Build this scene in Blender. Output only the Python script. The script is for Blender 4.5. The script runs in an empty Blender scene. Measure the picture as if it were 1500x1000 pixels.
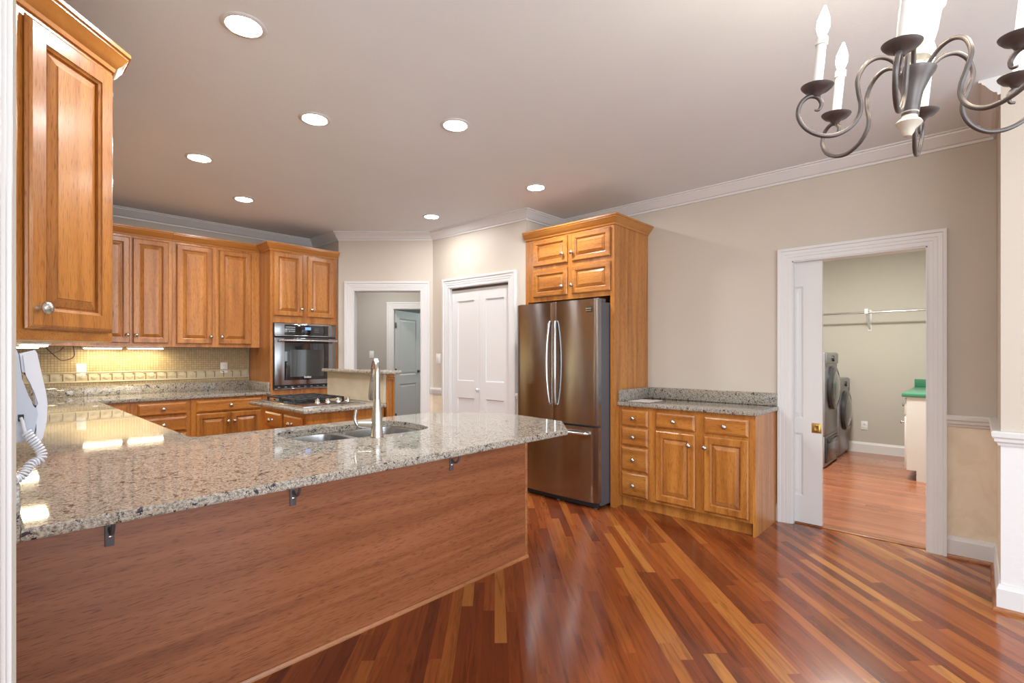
import bpy, bmesh, math, random
from mathutils import Vector, Matrix
random.seed(7)
PI = math.pi
SC = bpy.context.scene
COL = SC.collection

# ------------------------------------------------------------------ camera
cam_d = bpy.data.cameras.new('camera')
cam = bpy.data.objects.new('camera', cam_d)
COL.objects.link(cam)
cam.location = (0, 0, 1.31)
cam.rotation_euler = (PI / 2, 0, math.radians(-47.0))
cam_d.sensor_width = 36.0
cam_d.lens = 36.0 * 730 / 1500
cam_d.shift_y = 19 / 1500
cam_d.clip_start = 0.02
SC.camera = cam

# ------------------------------------------------------------------ world, daylight, exposure
W = bpy.data.worlds.new('world')
SC.world = W
W.use_nodes = True
W.node_tree.nodes['Background'].inputs['Color'].default_value = (0.88, 0.95, 1.0, 1)
W.node_tree.nodes['Background'].inputs['Strength'].default_value = 1.35
SC.view_settings.view_transform = 'Standard'
SC.view_settings.look = 'None'
SC.view_settings.gamma = 1.0
SC.view_settings.exposure = 0.27
SC.cycles.use_denoising = True
SC.cycles.max_bounces = 10
SC.cycles.sample_clamp_indirect = 6.0


def area(name, loc, target, sx, sy, power, color=(1, 1, 1)):
    d = bpy.data.lights.new(name, 'AREA')
    d.shape = 'RECTANGLE'
    d.size, d.size_y = sx, sy
    d.energy, d.color = power, color
    o = bpy.data.objects.new(name, d)
    COL.objects.link(o)
    o.location = loc
    v = Vector(target) - Vector(loc)
    o.rotation_euler = v.to_track_quat('-Z', 'Y').to_euler()
    return o


# daylight coming through the breakfast room's windows behind the camera
area('daylight_rear', (-1.4, -2.6, 1.55), (2.6, 2.0, 1.2), 3.2, 2.2, 105, (0.84, 0.92, 1.0))
area('daylight_side', (1.6, -3.2, 1.5), (2.4, 2.0, 1.3), 2.6, 2.1, 55, (0.84, 0.92, 1.0))


# ------------------------------------------------------------------ materials
def newmat(name):
    m = bpy.data.materials.new(name)
    m.use_nodes = True
    nt = m.node_tree
    b = nt.nodes['Principled BSDF']
    return m, nt, b


def ramp(nt, stops, interp='LINEAR'):
    r = nt.nodes.new('ShaderNodeValToRGB')
    e = r.color_ramp.elements
    r.color_ramp.interpolation = interp
    while len(e) < len(stops):
        e.new(0.5)
    for k, (p, c) in enumerate(stops):
        e[k].position = p
        e[k].color = (*c, 1)
    return r


def objcoord(nt, scale=(1, 1, 1), rot=(0, 0, 0), rnd=True):
    tc = nt.nodes.new('ShaderNodeTexCoord')
    mp = nt.nodes.new('ShaderNodeMapping')
    mp.inputs['Scale'].default_value = scale
    mp.inputs['Rotation'].default_value = rot
    if rnd:
        oi = nt.nodes.new('ShaderNodeObjectInfo')
        ad = nt.nodes.new('ShaderNodeVectorMath'); ad.operation = 'ADD'
        sc = nt.nodes.new('ShaderNodeVectorMath'); sc.operation = 'SCALE'
        sc.inputs[0].default_value = (3.1, 2.3, 5.7)
        nt.links.new(oi.outputs['Random'], sc.inputs['Scale'])
        nt.links.new(tc.outputs['Object'], ad.inputs[0])
        nt.links.new(sc.outputs[0], ad.inputs[1])
        nt.links.new(ad.outputs[0], mp.inputs['Vector'])
    else:
        nt.links.new(tc.outputs['Object'], mp.inputs['Vector'])
    return mp


def noise(nt, vec, scale, detail=4, rough=0.55, dist=0.0):
    n = nt.nodes.new('ShaderNodeTexNoise')
    n.inputs['Scale'].default_value = scale
    n.inputs['Detail'].default_value = detail
    n.inputs['Roughness'].default_value = rough
    n.inputs['Distortion'].default_value = dist
    nt.links.new(vec, n.inputs['Vector'])
    return n


def mixc(nt, fac, a, b, mode='MIX'):
    m = nt.nodes.new('ShaderNodeMix')
    m.data_type = 'RGBA'
    m.blend_type = mode
    for sock, v in ((m.inputs['Factor'], fac), (m.inputs['A'], a), (m.inputs['B'], b)):
        pass
    ins = [s for s in m.inputs if s.type == 'RGBA']
    fa = m.inputs[0]
    def put(s, v):
        if hasattr(v, 'is_linked'):
            nt.links.new(v, s)
        elif isinstance(v, (int, float)):
            s.default_value = v
        else:
            s.default_value = (*v, 1)
    put(fa, fac); put(ins[0], a); put(ins[1], b)
    return [s for s in m.outputs if s.type == 'RGBA'][0]


def math_(nt, op, a, b=None):
    m = nt.nodes.new('ShaderNodeMath'); m.operation = op
    for i, v in enumerate((a, b)):
        if v is None:
            continue
        if hasattr(v, 'is_linked'):
            nt.links.new(v, m.inputs[i])
        else:
            m.inputs[i].default_value = v
    return m.outputs[0]


def bump(nt, b, h, strength=0.1, dist=0.01):
    bp = nt.nodes.new('ShaderNodeBump')
    bp.inputs['Strength'].default_value = strength
    bp.inputs['Distance'].default_value = dist
    nt.links.new(h, bp.inputs['Height'])
    nt.links.new(bp.outputs[0], b.inputs['Normal'])


def plain(name, col, rough=0.5, metal=0.0, emit=None, es=0.0, coat=0.0, trans=0.0, var=0.04):
    m, nt, b = newmat(name)
    mp = objcoord(nt)
    n = noise(nt, mp.outputs[0], 6.0, 3)
    c2 = tuple(max(0, c * (1 - var * 2)) for c in col)
    b_in = mixc(nt, n.outputs['Fac'], col, c2)
    nt.links.new(b_in, b.inputs['Base Color'])
    b.inputs['Roughness'].default_value = rough
    b.inputs['Metallic'].default_value = metal
    b.inputs['Coat Weight'].default_value = coat
    b.inputs['Transmission Weight'].default_value = trans
    if emit:
        b.inputs['Emission Color'].default_value = (*emit, 1)
        b.inputs['Emission Strength'].default_value = es
    return m


def wood(name, axis, light, mid, dark, rough=0.3, coat=0.25, stretch=14.0, fig=3.2, pores=0.95, band=0.18):
    m, nt, b = newmat(name)
    s = [1.0, 1.0, 1.0]
    s['xyz'.index(axis)] = 1.0 / stretch
    mp = objcoord(nt, s)
    n1 = noise(nt, mp.outputs[0], fig * 4, 5, 0.6, 0.6)
    # cathedral bands from a stretched noise run through a sine
    n2 = noise(nt, mp.outputs[0], fig, 2, 0.5, 0.3)
    sn = math_(nt, 'SINE', math_(nt, 'MULTIPLY', n2.outputs['Fac'], 46.0))
    sn = math_(nt, 'MULTIPLY', math_(nt, 'ADD', sn, 1.0), 0.5)
    s3 = list(s); s3['xyz'.index(axis)] = 0.03
    mp2 = objcoord(nt, s3)
    n3 = noise(nt, mp2.outputs[0], 210.0, 2, 0.5)
    f = math_(nt, 'ADD', math_(nt, 'MULTIPLY', n1.outputs['Fac'], 0.72), math_(nt, 'MULTIPLY', sn, band))
    f = math_(nt, 'ADD', f, math_(nt, 'MULTIPLY', n3.outputs['Fac'], 0.2))
    r = ramp(nt, [(0.36, light), (0.56, mid), (0.82, dark)])
    nt.links.new(f, r.inputs[0])
    # open oak pores: short dark dashes along the grain
    s4 = [1.0, 1.0, 1.0]; s4['xyz'.index(axis)] = 0.07
    mp3 = objcoord(nt, s4)
    n4 = noise(nt, mp3.outputs[0], 330.0, 1, 0.5)
    r4 = ramp(nt, [(0.56, (1, 1, 1)), (0.70, (0.55, 0.48, 0.42))])
    nt.links.new(n4.outputs['Fac'], r4.inputs[0])
    c = mixc(nt, pores, r.outputs[0], r4.outputs[0], 'MULTIPLY')
    # every board is a little lighter or darker than its neighbour
    oi = nt.nodes.new('ShaderNodeObjectInfo')
    hv = nt.nodes.new('ShaderNodeHueSaturation')
    nt.links.new(math_(nt, 'ADD', math_(nt, 'MULTIPLY', oi.outputs['Random'], 0.18), 0.86), hv.inputs['Value'])
    nt.links.new(c, hv.inputs['Color'])
    nt.links.new(hv.outputs[0], b.inputs['Base Color'])
    b.inputs['Roughness'].default_value = rough
    b.inputs['Coat Weight'].default_value = coat
    b.inputs['Coat Roughness'].default_value = 0.18
    bump(nt, b, n3.outputs['Fac'], 0.06, 0.002)
    return m


OAK = ((0.54, 0.225, 0.048), (0.44, 0.165, 0.031), (0.25, 0.078, 0.013))
M = {}
for ax in 'xyz':
    M['oak_' + ax] = wood('honey_oak_' + ax, ax, *OAK)
for ax in 'xyz':
    M['trim_' + ax] = wood('oak_moulding_' + ax, ax, OAK[0], tuple((a + b) / 2 for a, b in zip(OAK[0], OAK[1])), OAK[1], 0.28, 0.3, 14.0, 3.2, 0.15, 0.06)
M['panel_wood'] = wood('red_brown_oak_panel', 'x', (0.345, 0.124, 0.052), (0.27, 0.090, 0.036), (0.135, 0.041, 0.017), 0.30, 0.25, 26.0, 4.5, .9, .13)
M['shoe_wood'] = wood('shoe_moulding_oak', 'x', (0.46, 0.19, 0.07), (0.38, 0.14, 0.05), (0.22, 0.07, 0.02), 0.35)
M['shoe_wood_y'] = wood('shoe_moulding_oak_y', 'y', (0.46, 0.19, 0.07), (0.38, 0.14, 0.05), (0.22, 0.07, 0.02), 0.35)


def granite(name):
    m, nt, b = newmat(name)
    mp = objcoord(nt, rnd=False)
    nA = noise(nt, mp.outputs[0], 125, 4, 0.6)
    base = ramp(nt, [(0.36, (0.15, 0.118, 0.092)), (0.46, (0.285, 0.245, 0.195)), (0.56, (0.37, 0.335, 0.28)), (0.68, (0.42, 0.39, 0.345))])
    nt.links.new(nA.outputs['Fac'], base.inputs[0])
    nB = noise(nt, mp.outputs[0], 170, 3, 0.6)
    rb = ramp(nt, [(0.56, (0, 0, 0)), (0.63, (1, 1, 1))])
    nt.links.new(nB.outputs['Fac'], rb.inputs[0])
    c = mixc(nt, rb.outputs[0], base.outputs[0], (0.15, 0.14, 0.135))
    nC = noise(nt, mp.outputs[0], 44, 5, 0.72, 0.6)
    rc = ramp(nt, [(0.562, (0, 0, 0)), (0.60, (1, 1, 1))])
    nt.links.new(nC.outputs['Fac'], rc.inputs[0])
    c = mixc(nt, rc.outputs[0], c, (0.022, 0.022, 0.026))
    nD = noise(nt, mp.outputs[0], 230, 2, 0.5)
    rd = ramp(nt, [(0.62, (0, 0, 0)), (0.68, (1, 1, 1))])
    nt.links.new(nD.outputs['Fac'], rd.inputs[0])
    c = mixc(nt, rd.outputs[0], c, (0.55, 0.52, 0.47))
    nt.links.new(c, b.inputs['Base Color'])
    b.inputs['Roughness'].default_value = 0.04
    b.inputs['Specular IOR Level'].default_value = 0.62
    return m


M['granite'] = granite('speckled_granite')


def paint(name, col, rough=0.6, scale=120, strength=0.12, var=0.03):
    m, nt, b = newmat(name)
    mp = objcoord(nt, rnd=False)
    n = noise(nt, mp.outputs[0], scale, 3, 0.6)
    n2 = noise(nt, mp.outputs[0], 2.0, 3, 0.6)
    c = mixc(nt, n2.outputs['Fac'], tuple(x * (1 + var) for x in col), tuple(x * (1 - var) for x in col))
    nt.links.new(c, b.inputs['Base Color'])
    b.inputs['Roughness'].default_value = rough
    if strength:
        bump(nt, b, n.outputs['Fac'], strength, 0.004)
    return m


M['wall'] = paint('greige_wall_paint', (0.57, 0.51, 0.435), 0.5, 90, 0.16)
M['ceiling'] = paint('ceiling_paint', (0.78, 0.84, 0.885), 0.75, 110, 0.2)
M['trim'] = paint('white_trim_paint', (0.70, 0.695, 0.69), 0.32, 60, 0.0, 0.01)
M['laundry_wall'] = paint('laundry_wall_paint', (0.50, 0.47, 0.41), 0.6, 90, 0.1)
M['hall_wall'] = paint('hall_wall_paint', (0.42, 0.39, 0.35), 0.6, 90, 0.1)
M['cyan_lit_wall'] = paint('cyan_lit_paint', (0.60, 0.71, 0.70), 0.6, 90, 0.1)  # the far room's cyan light is put into this wall colour


def wallpaper():
    m, nt, b = newmat('cream_wallpaper')
    mp = objcoord(nt, rnd=False)
    n = noise(nt, mp.outputs[0], 7, 6, 0.65, 0.8)
    r = ramp(nt, [(0.35, (0.74, 0.64, 0.49)), (0.5, (0.79, 0.695, 0.54)), (0.62, (0.81, 0.73, 0.58))])
    nt.links.new(n.outputs['Fac'], r.inputs[0])
    nt.links.new(r.outputs[0], b.inputs['Base Color'])
    b.inputs['Roughness'].default_value = 0.55
    return m


M['wallpaper'] = wallpaper()
M['daylit_paper_wall'] = paint('daylit_embossed_wallpaper', (0.74, 0.73, 0.73), 0.55, 40, 0.25)  # cream wallpaper turned white: the bluish daylight on it is painted into the colour


def planks(name, angle, width, length, cols, rough, grain_dark=0.75):
    m, nt, b = newmat(name)
    tc = nt.nodes.new('ShaderNodeTexCoord')
    mp = nt.nodes.new('ShaderNodeMapping')
    mp.inputs['Rotation'].default_value = (0, 0, -angle)
    nt.links.new(tc.outputs['Object'], mp.inputs['Vector'])
    sp = nt.nodes.new('ShaderNodeSeparateXYZ')
    nt.links.new(mp.outputs[0], sp.inputs[0])
    v = math_(nt, 'DIVIDE', sp.outputs['Y'], width)
    row = math_(nt, 'FLOOR', v)
    wn = nt.nodes.new('ShaderNodeTexWhiteNoise'); wn.noise_dimensions = '1D'
    nt.links.new(row, wn.inputs['W'])
    u = math_(nt, 'ADD', math_(nt, 'DIVIDE', sp.outputs['X'], length), math_(nt, 'MULTIPLY', wn.outputs['Value'], 37.0))
    # vary the board lengths a little
    u = math_(nt, 'ADD', u, math_(nt, 'MULTIPLY', math_(nt, 'SINE', math_(nt, 'MULTIPLY', u, 2.1)), 0.22))
    idx = math_(nt, 'FLOOR', u)
    cb = nt.nodes.new('ShaderNodeCombineXYZ')
    nt.links.new(row, cb.inputs[0]); nt.links.new(idx, cb.inputs[1])
    wn2 = nt.nodes.new('ShaderNodeTexWhiteNoise'); wn2.noise_dimensions = '2D'
    nt.links.new(cb.outputs[0], wn2.inputs['Vector'])
    r = ramp(nt, cols)
    nt.links.new(wn2.outputs['Value'], r.inputs[0])
    # grain, shifted per board
    cg = nt.nodes.new('ShaderNodeCombineXYZ')
    nt.links.new(math_(nt, 'ADD', math_(nt, 'MULTIPLY', sp.outputs['X'], 1.6), math_(nt, 'MULTIPLY', wn2.outputs['Value'], 91.0)), cg.inputs[0])
    nt.links.new(math_(nt, 'MULTIPLY', sp.outputs['Y'], 22.0), cg.inputs[1])
    nt.links.new(wn2.outputs['Value'], cg.inputs[2])
    g = noise(nt, cg.outputs[0], 1.6, 5, 0.62, 0.9)
    rg = ramp(nt, [(0.32, (grain_dark * 0.8,) * 3), (0.5, (1, 1, 1)), (0.7, (1.12, 1.1, 1.05))])
    nt.links.new(g.outputs['Fac'], rg.inputs[0])
    c = mixc(nt, 1.0, r.outputs[0], rg.outputs[0], 'MULTIPLY')
    # hairline seams
    fv = math_(nt, 'FRACT', v)
    e1 = math_(nt, 'GREATER_THAN', math_(nt, 'ABSOLUTE', math_(nt, 'SUBTRACT', fv, 0.5)), 0.487)
    c = mixc(nt, math_(nt, 'MULTIPLY', e1, 0.3), c, (0.05, 0.015, 0.006))
    nt.links.new(c, b.inputs['Base Color'])
    b.inputs['Roughness'].default_value = rough
    b.inputs['Coat Weight'].default_value = 0.15
    b.inputs['Coat Roughness'].default_value = 0.1
    return m


M['floor'] = planks('diagonal_cherry_planks', math.radians(45), 0.057, 1.05,
                    [(0.0, (0.126, 0.0264, 0.0088)), (0.18, (0.180, 0.0387, 0.0106)), (0.45, (0.236, 0.0554, 0.0141)), (0.78, (0.284, 0.0748, 0.0176)), (0.91, (0.333, 0.1074, 0.0238)), (1.0, (0.414, 0.1672, 0.0405))], 0.18)
M['laundry_floor'] = planks('laundry_planks', math.radians(90), 0.083, 1.3,
                            [(0.0, (0.30, 0.105, 0.052)), (0.5, (0.36, 0.13, 0.064)), (1.0, (0.42, 0.16, 0.08))], 0.22, 0.9)


def steel(name, col=(0.345, 0.35, 0.355), rough=0.17, aniso=1.0, rot=0.25):
    m, nt, b = newmat(name)
    mp = objcoord(nt, (1, 1, 160))
    n = noise(nt, mp.outputs[0], 3.0, 3)
    c = mixc(nt, n.outputs['Fac'], tuple(x * 1.05 for x in col), tuple(x * 0.95 for x in col))
    nt.links.new(c, b.inputs['Base Color'])
    b.inputs['Metallic'].default_value = 1.0
    b.inputs['Roughness'].default_value = rough
    if aniso:
        tg = nt.nodes.new('ShaderNodeTangent'); tg.direction_type = 'RADIAL'; tg.axis = 'Z'
        nt.links.new(tg.outputs[0], b.inputs['Tangent'])
        b.inputs['Anisotropic'].default_value = aniso
        b.inputs['Anisotropic Rotation'].default_value = rot
    return m


M['steel'] = steel('brushed_stainless')
M['steel_plain'] = steel('satin_steel', (0.42, 0.42, 0.42), 0.26, 0)
M['nickel'] = steel('brushed_nickel', (0.52, 0.50, 0.47), 0.27, 0)
M['chrome'] = steel('polished_steel', (0.60, 0.60, 0.60), 0.18, 0)
M['iron'] = plain('dark_bronze_iron', (0.135, 0.12, 0.115), 0.42, 0.7)
M['bracket'] = plain('grey_steel_bracket', (0.17, 0.18, 0.20), 0.45, 0.6)
M['black'] = plain('matte_black', (0.015, 0.015, 0.016), 0.55)
M['castiron'] = plain('cast_iron', (0.02, 0.021, 0.022), 0.5)
M['glass_black'] = plain('black_oven_glass', (0.012, 0.013, 0.014), 0.05, 0, coat=0.6)
M['glass_window'] = plain('smoked_oven_window', (0.055, 0.055, 0.052), 0.06, 0, coat=0.6)
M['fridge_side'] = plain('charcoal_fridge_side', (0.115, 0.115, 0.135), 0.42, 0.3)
M['white_plastic'] = plain('white_plastic', (0.80, 0.80, 0.79), 0.35)
M['phone_plastic'] = plain('phone_plastic', (0.72, 0.75, 0.83), 0.3)
M['phone_base'] = plain('phone_base_plastic', (0.50, 0.56, 0.67), 0.35)
M['candle'] = plain('ivory_candle_sleeve', (0.80, 0.78, 0.74), 0.45)
M['cream'] = plain('crackled_cream_finish', (0.74, 0.68, 0.56), 0.5, var=0.12)
M['travertine'] = plain('travertine_slab', (0.60, 0.52, 0.38), 0.35, var=0.2)
M['brass'] = plain('brass', (0.62, 0.40, 0.13), 0.28, 1.0)
M['hinge'] = plain('dark_hinge_metal', (0.16, 0.15, 0.13), 0.4, 0.8)
M['washer'] = plain('graphite_washer', (0.30, 0.30, 0.31), 0.35, 0.7)
M['washer_dark'] = plain('dark_washer_door', (0.05, 0.05, 0.055), 0.18, 0.3)
M['washer_glass'] = plain('washer_door_glass', (0.12, 0.13, 0.13), 0.06, 0.0, coat=0.5)
M['green'] = plain('green_laminate', (0.055, 0.24, 0.135), 0.3)
M['white_cab'] = plain('white_laminate', (0.74, 0.73, 0.70), 0.45)
M['paper'] = plain('white_paper', (0.85, 0.85, 0.84), 0.7)
M['cable'] = plain('dark_brown_cable', (0.05, 0.035, 0.025), 0.5)
M['bottle'] = plain('milky_plastic', (0.70, 0.71, 0.68), 0.35)
M['display'] = plain('oven_display', (0.01, 0.02, 0.05), 0.2, 0, (0.2, 0.4, 1.0), 1.2)
M['print'] = plain('pale_print', (0.55, 0.55, 0.55), 0.5)
M['gold_print'] = plain('gold_print', (0.45, 0.33, 0.12), 0.4)
M['can_glow'] = plain('lamp_diffuser', (0.9, 0.9, 0.9), 0.4, 0, (1.0, 0.99, 0.97), 210.0, var=0)
M['bulb_glow'] = plain('flame_bulb', (0.9, 0.9, 0.9), 0.3, 0, (1.0, 0.93, 0.82), 14.0, var=0)
M['tube_glow'] = plain('under_cabinet_diffuser', (0.9, 0.9, 0.85), 0.4, 0, (1.0, 0.90, 0.62), 9.0, var=0)
M['tile_dark'] = plain('brown_accent_stone', (0.27, 0.19, 0.10), 0.45, var=0.15)
M['tile_lite'] = plain('pale_accent_stone', (0.56, 0.48, 0.33), 0.45, var=0.15)


def mosaic():
    m, nt, b = newmat('mosaic_tile')
    tc = nt.nodes.new('ShaderNodeTexCoord')
    mp = nt.nodes.new('ShaderNodeMapping')
    mp.inputs['Rotation'].default_value = (PI / 2, 0, 0)
    nt.links.new(tc.outputs['Object'], mp.inputs['Vector'])
    br = nt.nodes.new('ShaderNodeTexBrick')
    br.offset = 0.0
    br.inputs['Scale'].default_value = 1.0
    br.inputs['Brick Width'].default_value = 0.0225
    br.inputs['Row Height'].default_value = 0.0225
    br.inputs['Mortar Size'].default_value = 0.0017
    br.inputs['Mortar Smooth'].default_value = 0.1
    br.inputs['Color1'].default_value = (0.47, 0.36, 0.20, 1)
    br.inputs['Color2'].default_value = (0.38, 0.28, 0.14, 1)
    br.inputs['Mortar'].default_value = (0.20, 0.145, 0.075, 1)
    nt.links.new(mp.outputs[0], br.inputs['Vector'])
    nt.links.new(br.outputs['Color'], b.inputs['Base Color'])
    b.inputs['Roughness'].default_value = 0.4
    bump(nt, b, math_(nt, 'SUBTRACT', 1.0, br.outputs['Fac']), 0.3, 0.002)
    return m


M['mosaic'] = mosaic()


# ------------------------------------------------------------------ mesh helpers
def bm_new():
    return bmesh.new()


def box(bm, x0, x1, y0, y1, z0, z1, bev=0.0, mi=0):
    t = bmesh.new()
    bmesh.ops.create_cube(t, size=1.0)
    for v in t.verts:
        v.co = Vector(((x0 + x1) / 2 + v.co.x * (x1 - x0), (y0 + y1) / 2 + v.co.y * (y1 - y0), (z0 + z1) / 2 + v.co.z * (z1 - z0)))
    if bev > 0:
        bmesh.ops.bevel(t, geom=list(t.edges), offset=bev, segments=2, profile=0.5, affect='EDGES')
    merge(bm, t, mi)


def merge(bm, t, mi=0, mat=None):
    vm = {}
    for v in t.verts:
        vm[v] = bm.verts.new(mat @ v.co if mat else v.co)
    for f in t.faces:
        try:
            nf = bm.faces.new([vm[v] for v in f.verts])
            nf.material_index = mi if mi else f.material_index
        except ValueError:
            pass
    t.free()


class Frame:
    """u along, v up, n outwards"""
    def __init__(s, O, U, N, V=(0, 0, 1)):
        s.O, s.U, s.N, s.V = Vector(O), Vector(U).normalized(), Vector(N).normalized(), Vector(V).normalized()

    def p(s, u, v, n=0.0):
        return s.O + s.U * u + s.V * v + s.N * n


def fbox(bm, fr, u0, u1, v0, v1, n0, n1, bev=0.0, mi=0):
    t = bmesh.new()
    bmesh.ops.create_cube(t, size=1.0)
    for v in t.verts:
        v.co = Vector(((u0 + u1) / 2 + v.co.x * (u1 - u0), (v0 + v1) / 2 + v.co.y * (v1 - v0), (n0 + n1) / 2 + v.co.z * (n1 - n0)))
    if bev > 0:
        bmesh.ops.bevel(t, geom=list(t.edges), offset=bev, segments=2, profile=0.5, affect='EDGES')
    for v in t.verts:
        v.co = fr.p(v.co.x, v.co.y, v.co.z)
    merge(bm, t, mi)


def nested(bm, fr, u0, u1, v0, v1, prof, close_back=True, mi=0):
    """concentric rectangles: prof = [(inset, n)]; last one is filled"""
    loops = []
    for ins, n in prof:
        loops.append([bm.verts.new(fr.p(*c, n)) for c in ((u0 + ins, v0 + ins), (u1 - ins, v0 + ins), (u1 - ins, v1 - ins), (u0 + ins, v1 - ins))])
    for a, b in zip(loops, loops[1:]):
        for k in range(4):
            f = bm.faces.new((a[k], a[(k + 1) % 4], b[(k + 1) % 4], b[k])); f.material_index = mi
    f = bm.faces.new(loops[-1]); f.material_index = mi
    if close_back:
        f = bm.faces.new(loops[0][::-1]); f.material_index = mi


def lathe(bm, prof, centre=(0, 0, 0), axis=(0, 0, 1), seg=20, cap=True, mi=0):
    """prof = [(r, h)] along axis"""
    ax = Vector(axis).normalized()
    t = Vector((1, 0, 0)) if abs(ax.x) < 0.9 else Vector((0, 1, 0))
    e1 = ax.cross(t).normalized(); e2 = ax.cross(e1)
    c = Vector(centre)
    rings = []
    for r, h in prof:
        r = max(r, 1e-5)
        rings.append([bm.verts.new(c + ax * h + (e1 * math.cos(2 * PI * k / seg) + e2 * math.sin(2 * PI * k / seg)) * r) for k in range(seg)])
    for a, b in zip(rings, rings[1:]):
        for k in range(seg):
            f = bm.faces.new((a[k], a[(k + 1) % seg], b[(k + 1) % seg], b[k])); f.material_index = mi
    if cap:
        bm.faces.new(rings[0][::-1]).material_index = mi
        bm.faces.new(rings[-1]).material_index = mi


def tube(bm, pts, r, seg=10, mi=0):
    pts = [Vector(p) for p in pts]
    n = len(pts)
    rs = r if isinstance(r, (list, tuple)) else [r] * n
    tang = []
    for i in range(n):
        d = pts[min(i + 1, n - 1)] - pts[max(i - 1, 0)]
        tang.append(d.normalized())
    ref = Vector((0, 0, 1)) if abs(tang[0].z) < 0.9 else Vector((1, 0, 0))
    e1 = tang[0].cross(ref).normalized()
    rings = []
    for i in range(n):
        e1 = (e1 - tang[i] * e1.dot(tang[i])).normalized()
        e2 = tang[i].cross(e1)
        rings.append([bm.verts.new(pts[i] + (e1 * math.cos(2 * PI * k / seg) + e2 * math.sin(2 * PI * k / seg)) * rs[i]) for k in range(seg)])
    for a, b in zip(rings, rings[1:]):
        for k in range(seg):
            bm.faces.new((a[k], a[(k + 1) % seg], b[(k + 1) % seg], b[k])).material_index = mi
    bm.faces.new(rings[0][::-1]).material_index = mi
    bm.faces.new(rings[-1]).material_index = mi


def spline(ctrl, per=8):
    """Catmull-Rom through points"""
    P = [Vector(p) for p in ctrl]
    P = [P[0] * 2 - P[1]] + P + [P[-1] * 2 - P[-2]]
    out = []
    for i in range(1, len(P) - 2):
        for k in range(per):
            t = k / per
            a, b, c, d = P[i - 1:i + 3]
            out.append(0.5 * ((2 * b) + (c - a) * t + (2 * a - 5 * b + 4 * c - d) * t * t + (3 * b - a - 3 * c + d) * t ** 3))
    out.append(P[-2])
    return out


def sweep_h(bm, path, prof, right=True, mi=0):
    """sweep prof [(out, z)] along a level polyline; out = right (or left) of travel, mitred"""
    P = [Vector((p[0], p[1], 0)) for p in path]
    n = len(P)
    dirs = [(P[i + 1] - P[i]).normalized() for i in range(n - 1)]
    def nrm(d):
        v = Vector((d.y, -d.x, 0))
        return v if right else -v
    offs = []
    for i in range(n):
        if i == 0: offs.append(nrm(dirs[0]))
        elif i == n - 1: offs.append(nrm(dirs[-1]))
        else:
            a, b = nrm(dirs[i - 1]), nrm(dirs[i])
            m = (a + b)
            offs.append(m / max(0.2, (1 + a.dot(b))))
    rings = [[bm.verts.new(P[i] + offs[i] * o + Vector((0, 0, z))) for o, z in prof] for i in range(n)]
    k = len(prof)
    for a, b in zip(rings, rings[1:]):
        for j in range(k):
            bm.faces.new((a[j], a[(j + 1) % k], b[(j + 1) % k], b[j])).material_index = mi
    bm.faces.new(rings[0]).material_index = mi
    bm.faces.new(rings[-1][::-1]).material_index = mi


def prism(bm, poly, z0, z1, bev=0.0, mi=0):
    t = bmesh.new()
    lo = [t.verts.new((x, y, z0)) for x, y in poly]
    hi = [t.verts.new((x, y, z1)) for x, y in poly]
    n = len(poly)
    t.faces.new(lo[::-1]); t.faces.new(hi)
    for k in range(n):
        t.faces.new((lo[k], lo[(k + 1) % n], hi[(k + 1) % n], hi[k]))
    if bev:
        es = [e for e in t.edges if abs(e.verts[0].co.z - e.verts[1].co.z) < 1e-6]
        bmesh.ops.bevel(t, geom=es, offset=bev, segments=3, profile=0.5, affect='EDGES')
    merge(bm, t, mi)


def obj(name, bm, mat, parent=None, smooth=35, loc=None):
    bmesh.ops.recalc_face_normals(bm, faces=bm.faces)
    me = bpy.data.meshes.new(name)
    bm.to_mesh(me); bm.free()
    for m in (mat if isinstance(mat, (list, tuple)) else [mat]):
        me.materials.append(m)
    if smooth:
        me.polygons.foreach_set('use_smooth', [True] * len(me.polygons))
        me.set_sharp_from_angle(angle=math.radians(smooth))
    o = bpy.data.objects.new(name, me)
    COL.objects.link(o)
    if parent:
        o.parent = parent
        # meshes are drawn in room coordinates; hang them under the thing's base
        r = parent
        off = Vector(r.location)
        while r.parent:
            r = r.parent
            off = off + Vector(r.location)
        me.transform(Matrix.Translation(-off))
    elif loc is not None:
        me.transform(Matrix.Translation(-Vector(loc)))
        o.location = loc
    return o


def tag(o, label, cat, group=None, kind=None):
    o['label'] = label
    o['category'] = cat
    if group: o['group'] = group
    if kind: o['kind'] = kind
    return o


def thing(name, label, cat, loc, group=None):
    o = bpy.data.objects.new(name, None)
    COL.objects.link(o)
    o.location = loc
    o.empty_display_size = 0.1
    return tag(o, label, cat, group)


def struct(name, bm, mat, label, cat, smooth=35):
    o = obj(name, bm, mat, None, smooth)
    return tag(o, label, cat, None, 'structure')


DOOR = [(.006, 0), (.006, .005), (0, .006), (0, .013), (.004, .017), (.008, .021), (.050, .021), (.051, .016), (.058, .013), (.059, .004), (.064, .004), (.066, .008), (.092, .017), (.0935, .0195), (.095, .0195)]
SMALLDOOR = [(.006, 0), (.006, .005), (0, .006), (0, .013), (.004, .017), (.008, .021), (.046, .021), (.047, .016), (.054, .013), (.055, .004), (.060, .004), (.062, .008), (.084, .017), (.0855, .0195), (.087, .0195)]
DRAWER = [(.006, 0), (.006, .004), (0, .005), (0, .010), (.004, .014), (.014, .020), (.016, .021)]


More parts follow.
